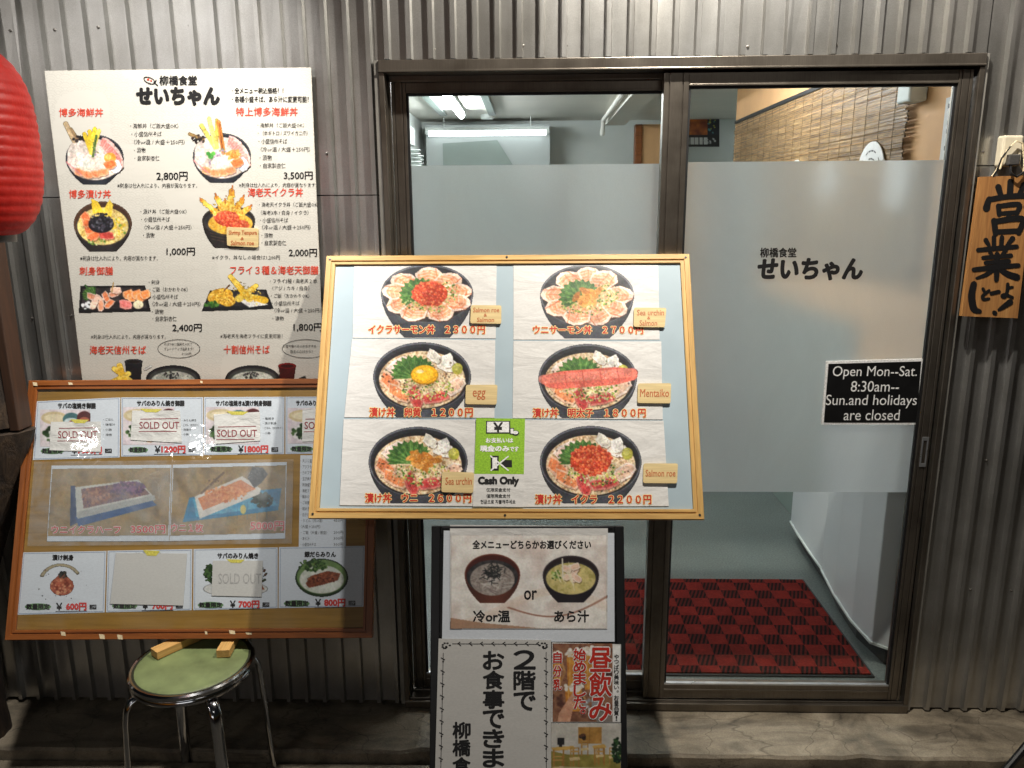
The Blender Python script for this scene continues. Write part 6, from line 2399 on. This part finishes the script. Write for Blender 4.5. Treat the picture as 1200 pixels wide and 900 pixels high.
# 営
strokes([([(.30, .10), (.36, .26)], [7, 6]), ([(.56, .0), (.56, .24)], [7, 7]), ([(.86, .06), (.76, .24)], [7, 5]),
         ([(.06, .50), (.10, .34), (.13, .32)], [8, 6, 5]), ([(.10, .34), (.52, .28), (.98, .28), (.90, .48)], [6, 6, 7, 4]),
         ([(.32, .46), (.34, .62)], [6, 5]), ([(.34, .46), (.76, .43), (.72, .60)], [5, 6, 5]), ([(.35, .60), (.72, .58)], [4.5, 5]),
         ([(.58, .60), (.50, .72)], [5, 4]), ([(.24, .74), (.28, .98)], [7, 6]), ([(.26, .75), (.84, .70), (.78, .96)], [6, 7, 6]), ([(.30, .95), (.78, .93)], [6, 6])],
        1154, 213, 54, 62, .05)
# 業
strokes([([(.42, .0), (.43, .24)], [5, 5]), ([(.60, .0), (.59, .24)], [5, 5]), ([(.24, .07), (.32, .20)], [5.5, 4]), ([(.84, .03), (.72, .20)], [6, 4]),
         ([(.08, .30), (.50, .26), (.94, .22)], [5, 5.5, 5]), ([(.34, .34), (.40, .42)], [4.5, 4]), ([(.70, .30), (.62, .42)], [5, 4]),
         ([(.20, .48), (.82, .43)], [4.5, 5]), ([(.26, .60), (.78, .56)], [4.5, 5]), ([(.0, .76), (.50, .70), (1.0, .66)], [5, 6, 5]),
         ([(.51, .40), (.52, .70), (.52, 1.0)], [6, 6.5, 5]), ([(.46, .74), (.28, .88), (.08, .96)], [6, 5, 3]), ([(.58, .74), (.76, .86), (.98, .94)], [5, 7, 8])],
        1143, 278, 52, 50, .05)
# しとーよ！
strokes([([(.10, .0), (.04, .40), (.10, .84), (.26, .94)], [7, 8, 8, 5])], 1137, 333, 42, 34)
strokes([([(.34, .16), (.40, .32)], [3.6, 3.2]), ([(.50, .22), (.34, .40), (.36, .52), (.50, .50)], [3.4, 4, 4, 3])], 1137, 333, 44, 34)
strokes([([(.56, .32), (.76, .26)], [4.4, 4.4])], 1137, 333, 44, 34)
strokes([([(1.0, .0), (.98, .26), (.92, .44), (.84, .40), (.94, .36), (1.12, .46)], [4, 4, 4, 3.6, 3.6, 3.6]), ([(1.0, .14), (1.12, .10)], [3.6, 3])], 1137, 333, 44, 34)
strokes([([(1.06, .62), (.86, .80), (.76, .88)], [7, 5, 3]), ([(.64, .98), (.66, 1.0)], [5, 5])], 1137, 333, 44, 34)
L.build('lettering', M['ink_black'], r)
q = MB()
for px in ((1162, 207), (1203, 206)):
    u0 = PWS.uv([px[0]], [px[1]])[0]
    ut = PWS.uv([1184], [176])[0]
    q.tube([(u0[0] - rt[0], u0[1] - rt[1] - .004, -0.004), ((u0[0] * .5 + ut[0] * .5) - rt[0], (u0[1] * .45 + ut[1] * .55) - rt[1], .0), (ut[0] - rt[0], ut[1] - rt[1], -.012)], 0.0016, 6)
q.build('cord', M['oldtape'], r)

r = empty('outlet_box', (1.795, 0.008, 1.807))
tag(r, 'cream outdoor socket box with plug on the wall above the cedar sign', 'socket box')
M['cream'] = plain('cream_plastic', (206, 196, 172), 0.4, 0, 0.06, 20)
boxobj('box', -.029, .029, -.034, 0, -.043, .043, M['cream'], r, 0.006)
boxobj('plug', -.016, .016, -.050, -.0345, -.040, -.010, M['ink_grey'], r, 0.003)
q = MB()
q.tube([(-.006, -.044, -.040), (-.006, -.05, -.062), (.012, -.05, -.072), (.032, -.046, -.060), (.06, -.04, -.05), (.2, -.03, .02)], 0.0034, 8)
q.tube([(-.016, -.05, .012), (-.034, -.045, -.02), (-.042, -.04, -.06), (-.050, -.035, -.075)], 0.0022, 6)
q.build('cable', M['gasket'], r, smooth=True)
q = MB(); q.tube([(-.034, -.043, -.05), (-.024, -.046, -.0), (.0, -.046, .026), (.018, -.046, .020), (.032, -.043, -.03), (.036, -.042, -.07)], 0.0026, 6)
q.build('hanging_string', M['oldtape'], r, smooth=True)

# black leg of a folding stand at the right edge
r = empty('folding_stand', (2.02, -0.34, Z_ST))
tag(r, 'black metal leg of a folding stand leaning in at the right edge', 'stand')
q = MB(); q.tube([(-.175, .08, .014), (.06, .17, .24), (.30, .26, .56)], 0.011, 10)
q.build('leg', M['blackframe'], r)
q = MB(); q.tube([(.46, -.10, .014), (.38, .1, .3), (.30, .26, .56)], 0.011, 10)
q.build('leg', M['blackframe'], r)
q = MB(); q.lathe([(.016, 0), (.016, .02), (.012, .03)], 12, (-.175, .08, 0)); q.lathe([(.016, 0), (.016, .02), (.012, .03)], 12, (.46, -.10, 0))
q.build('rubber_foot', M['gasket'], r)

bpy.context.view_layer.update()
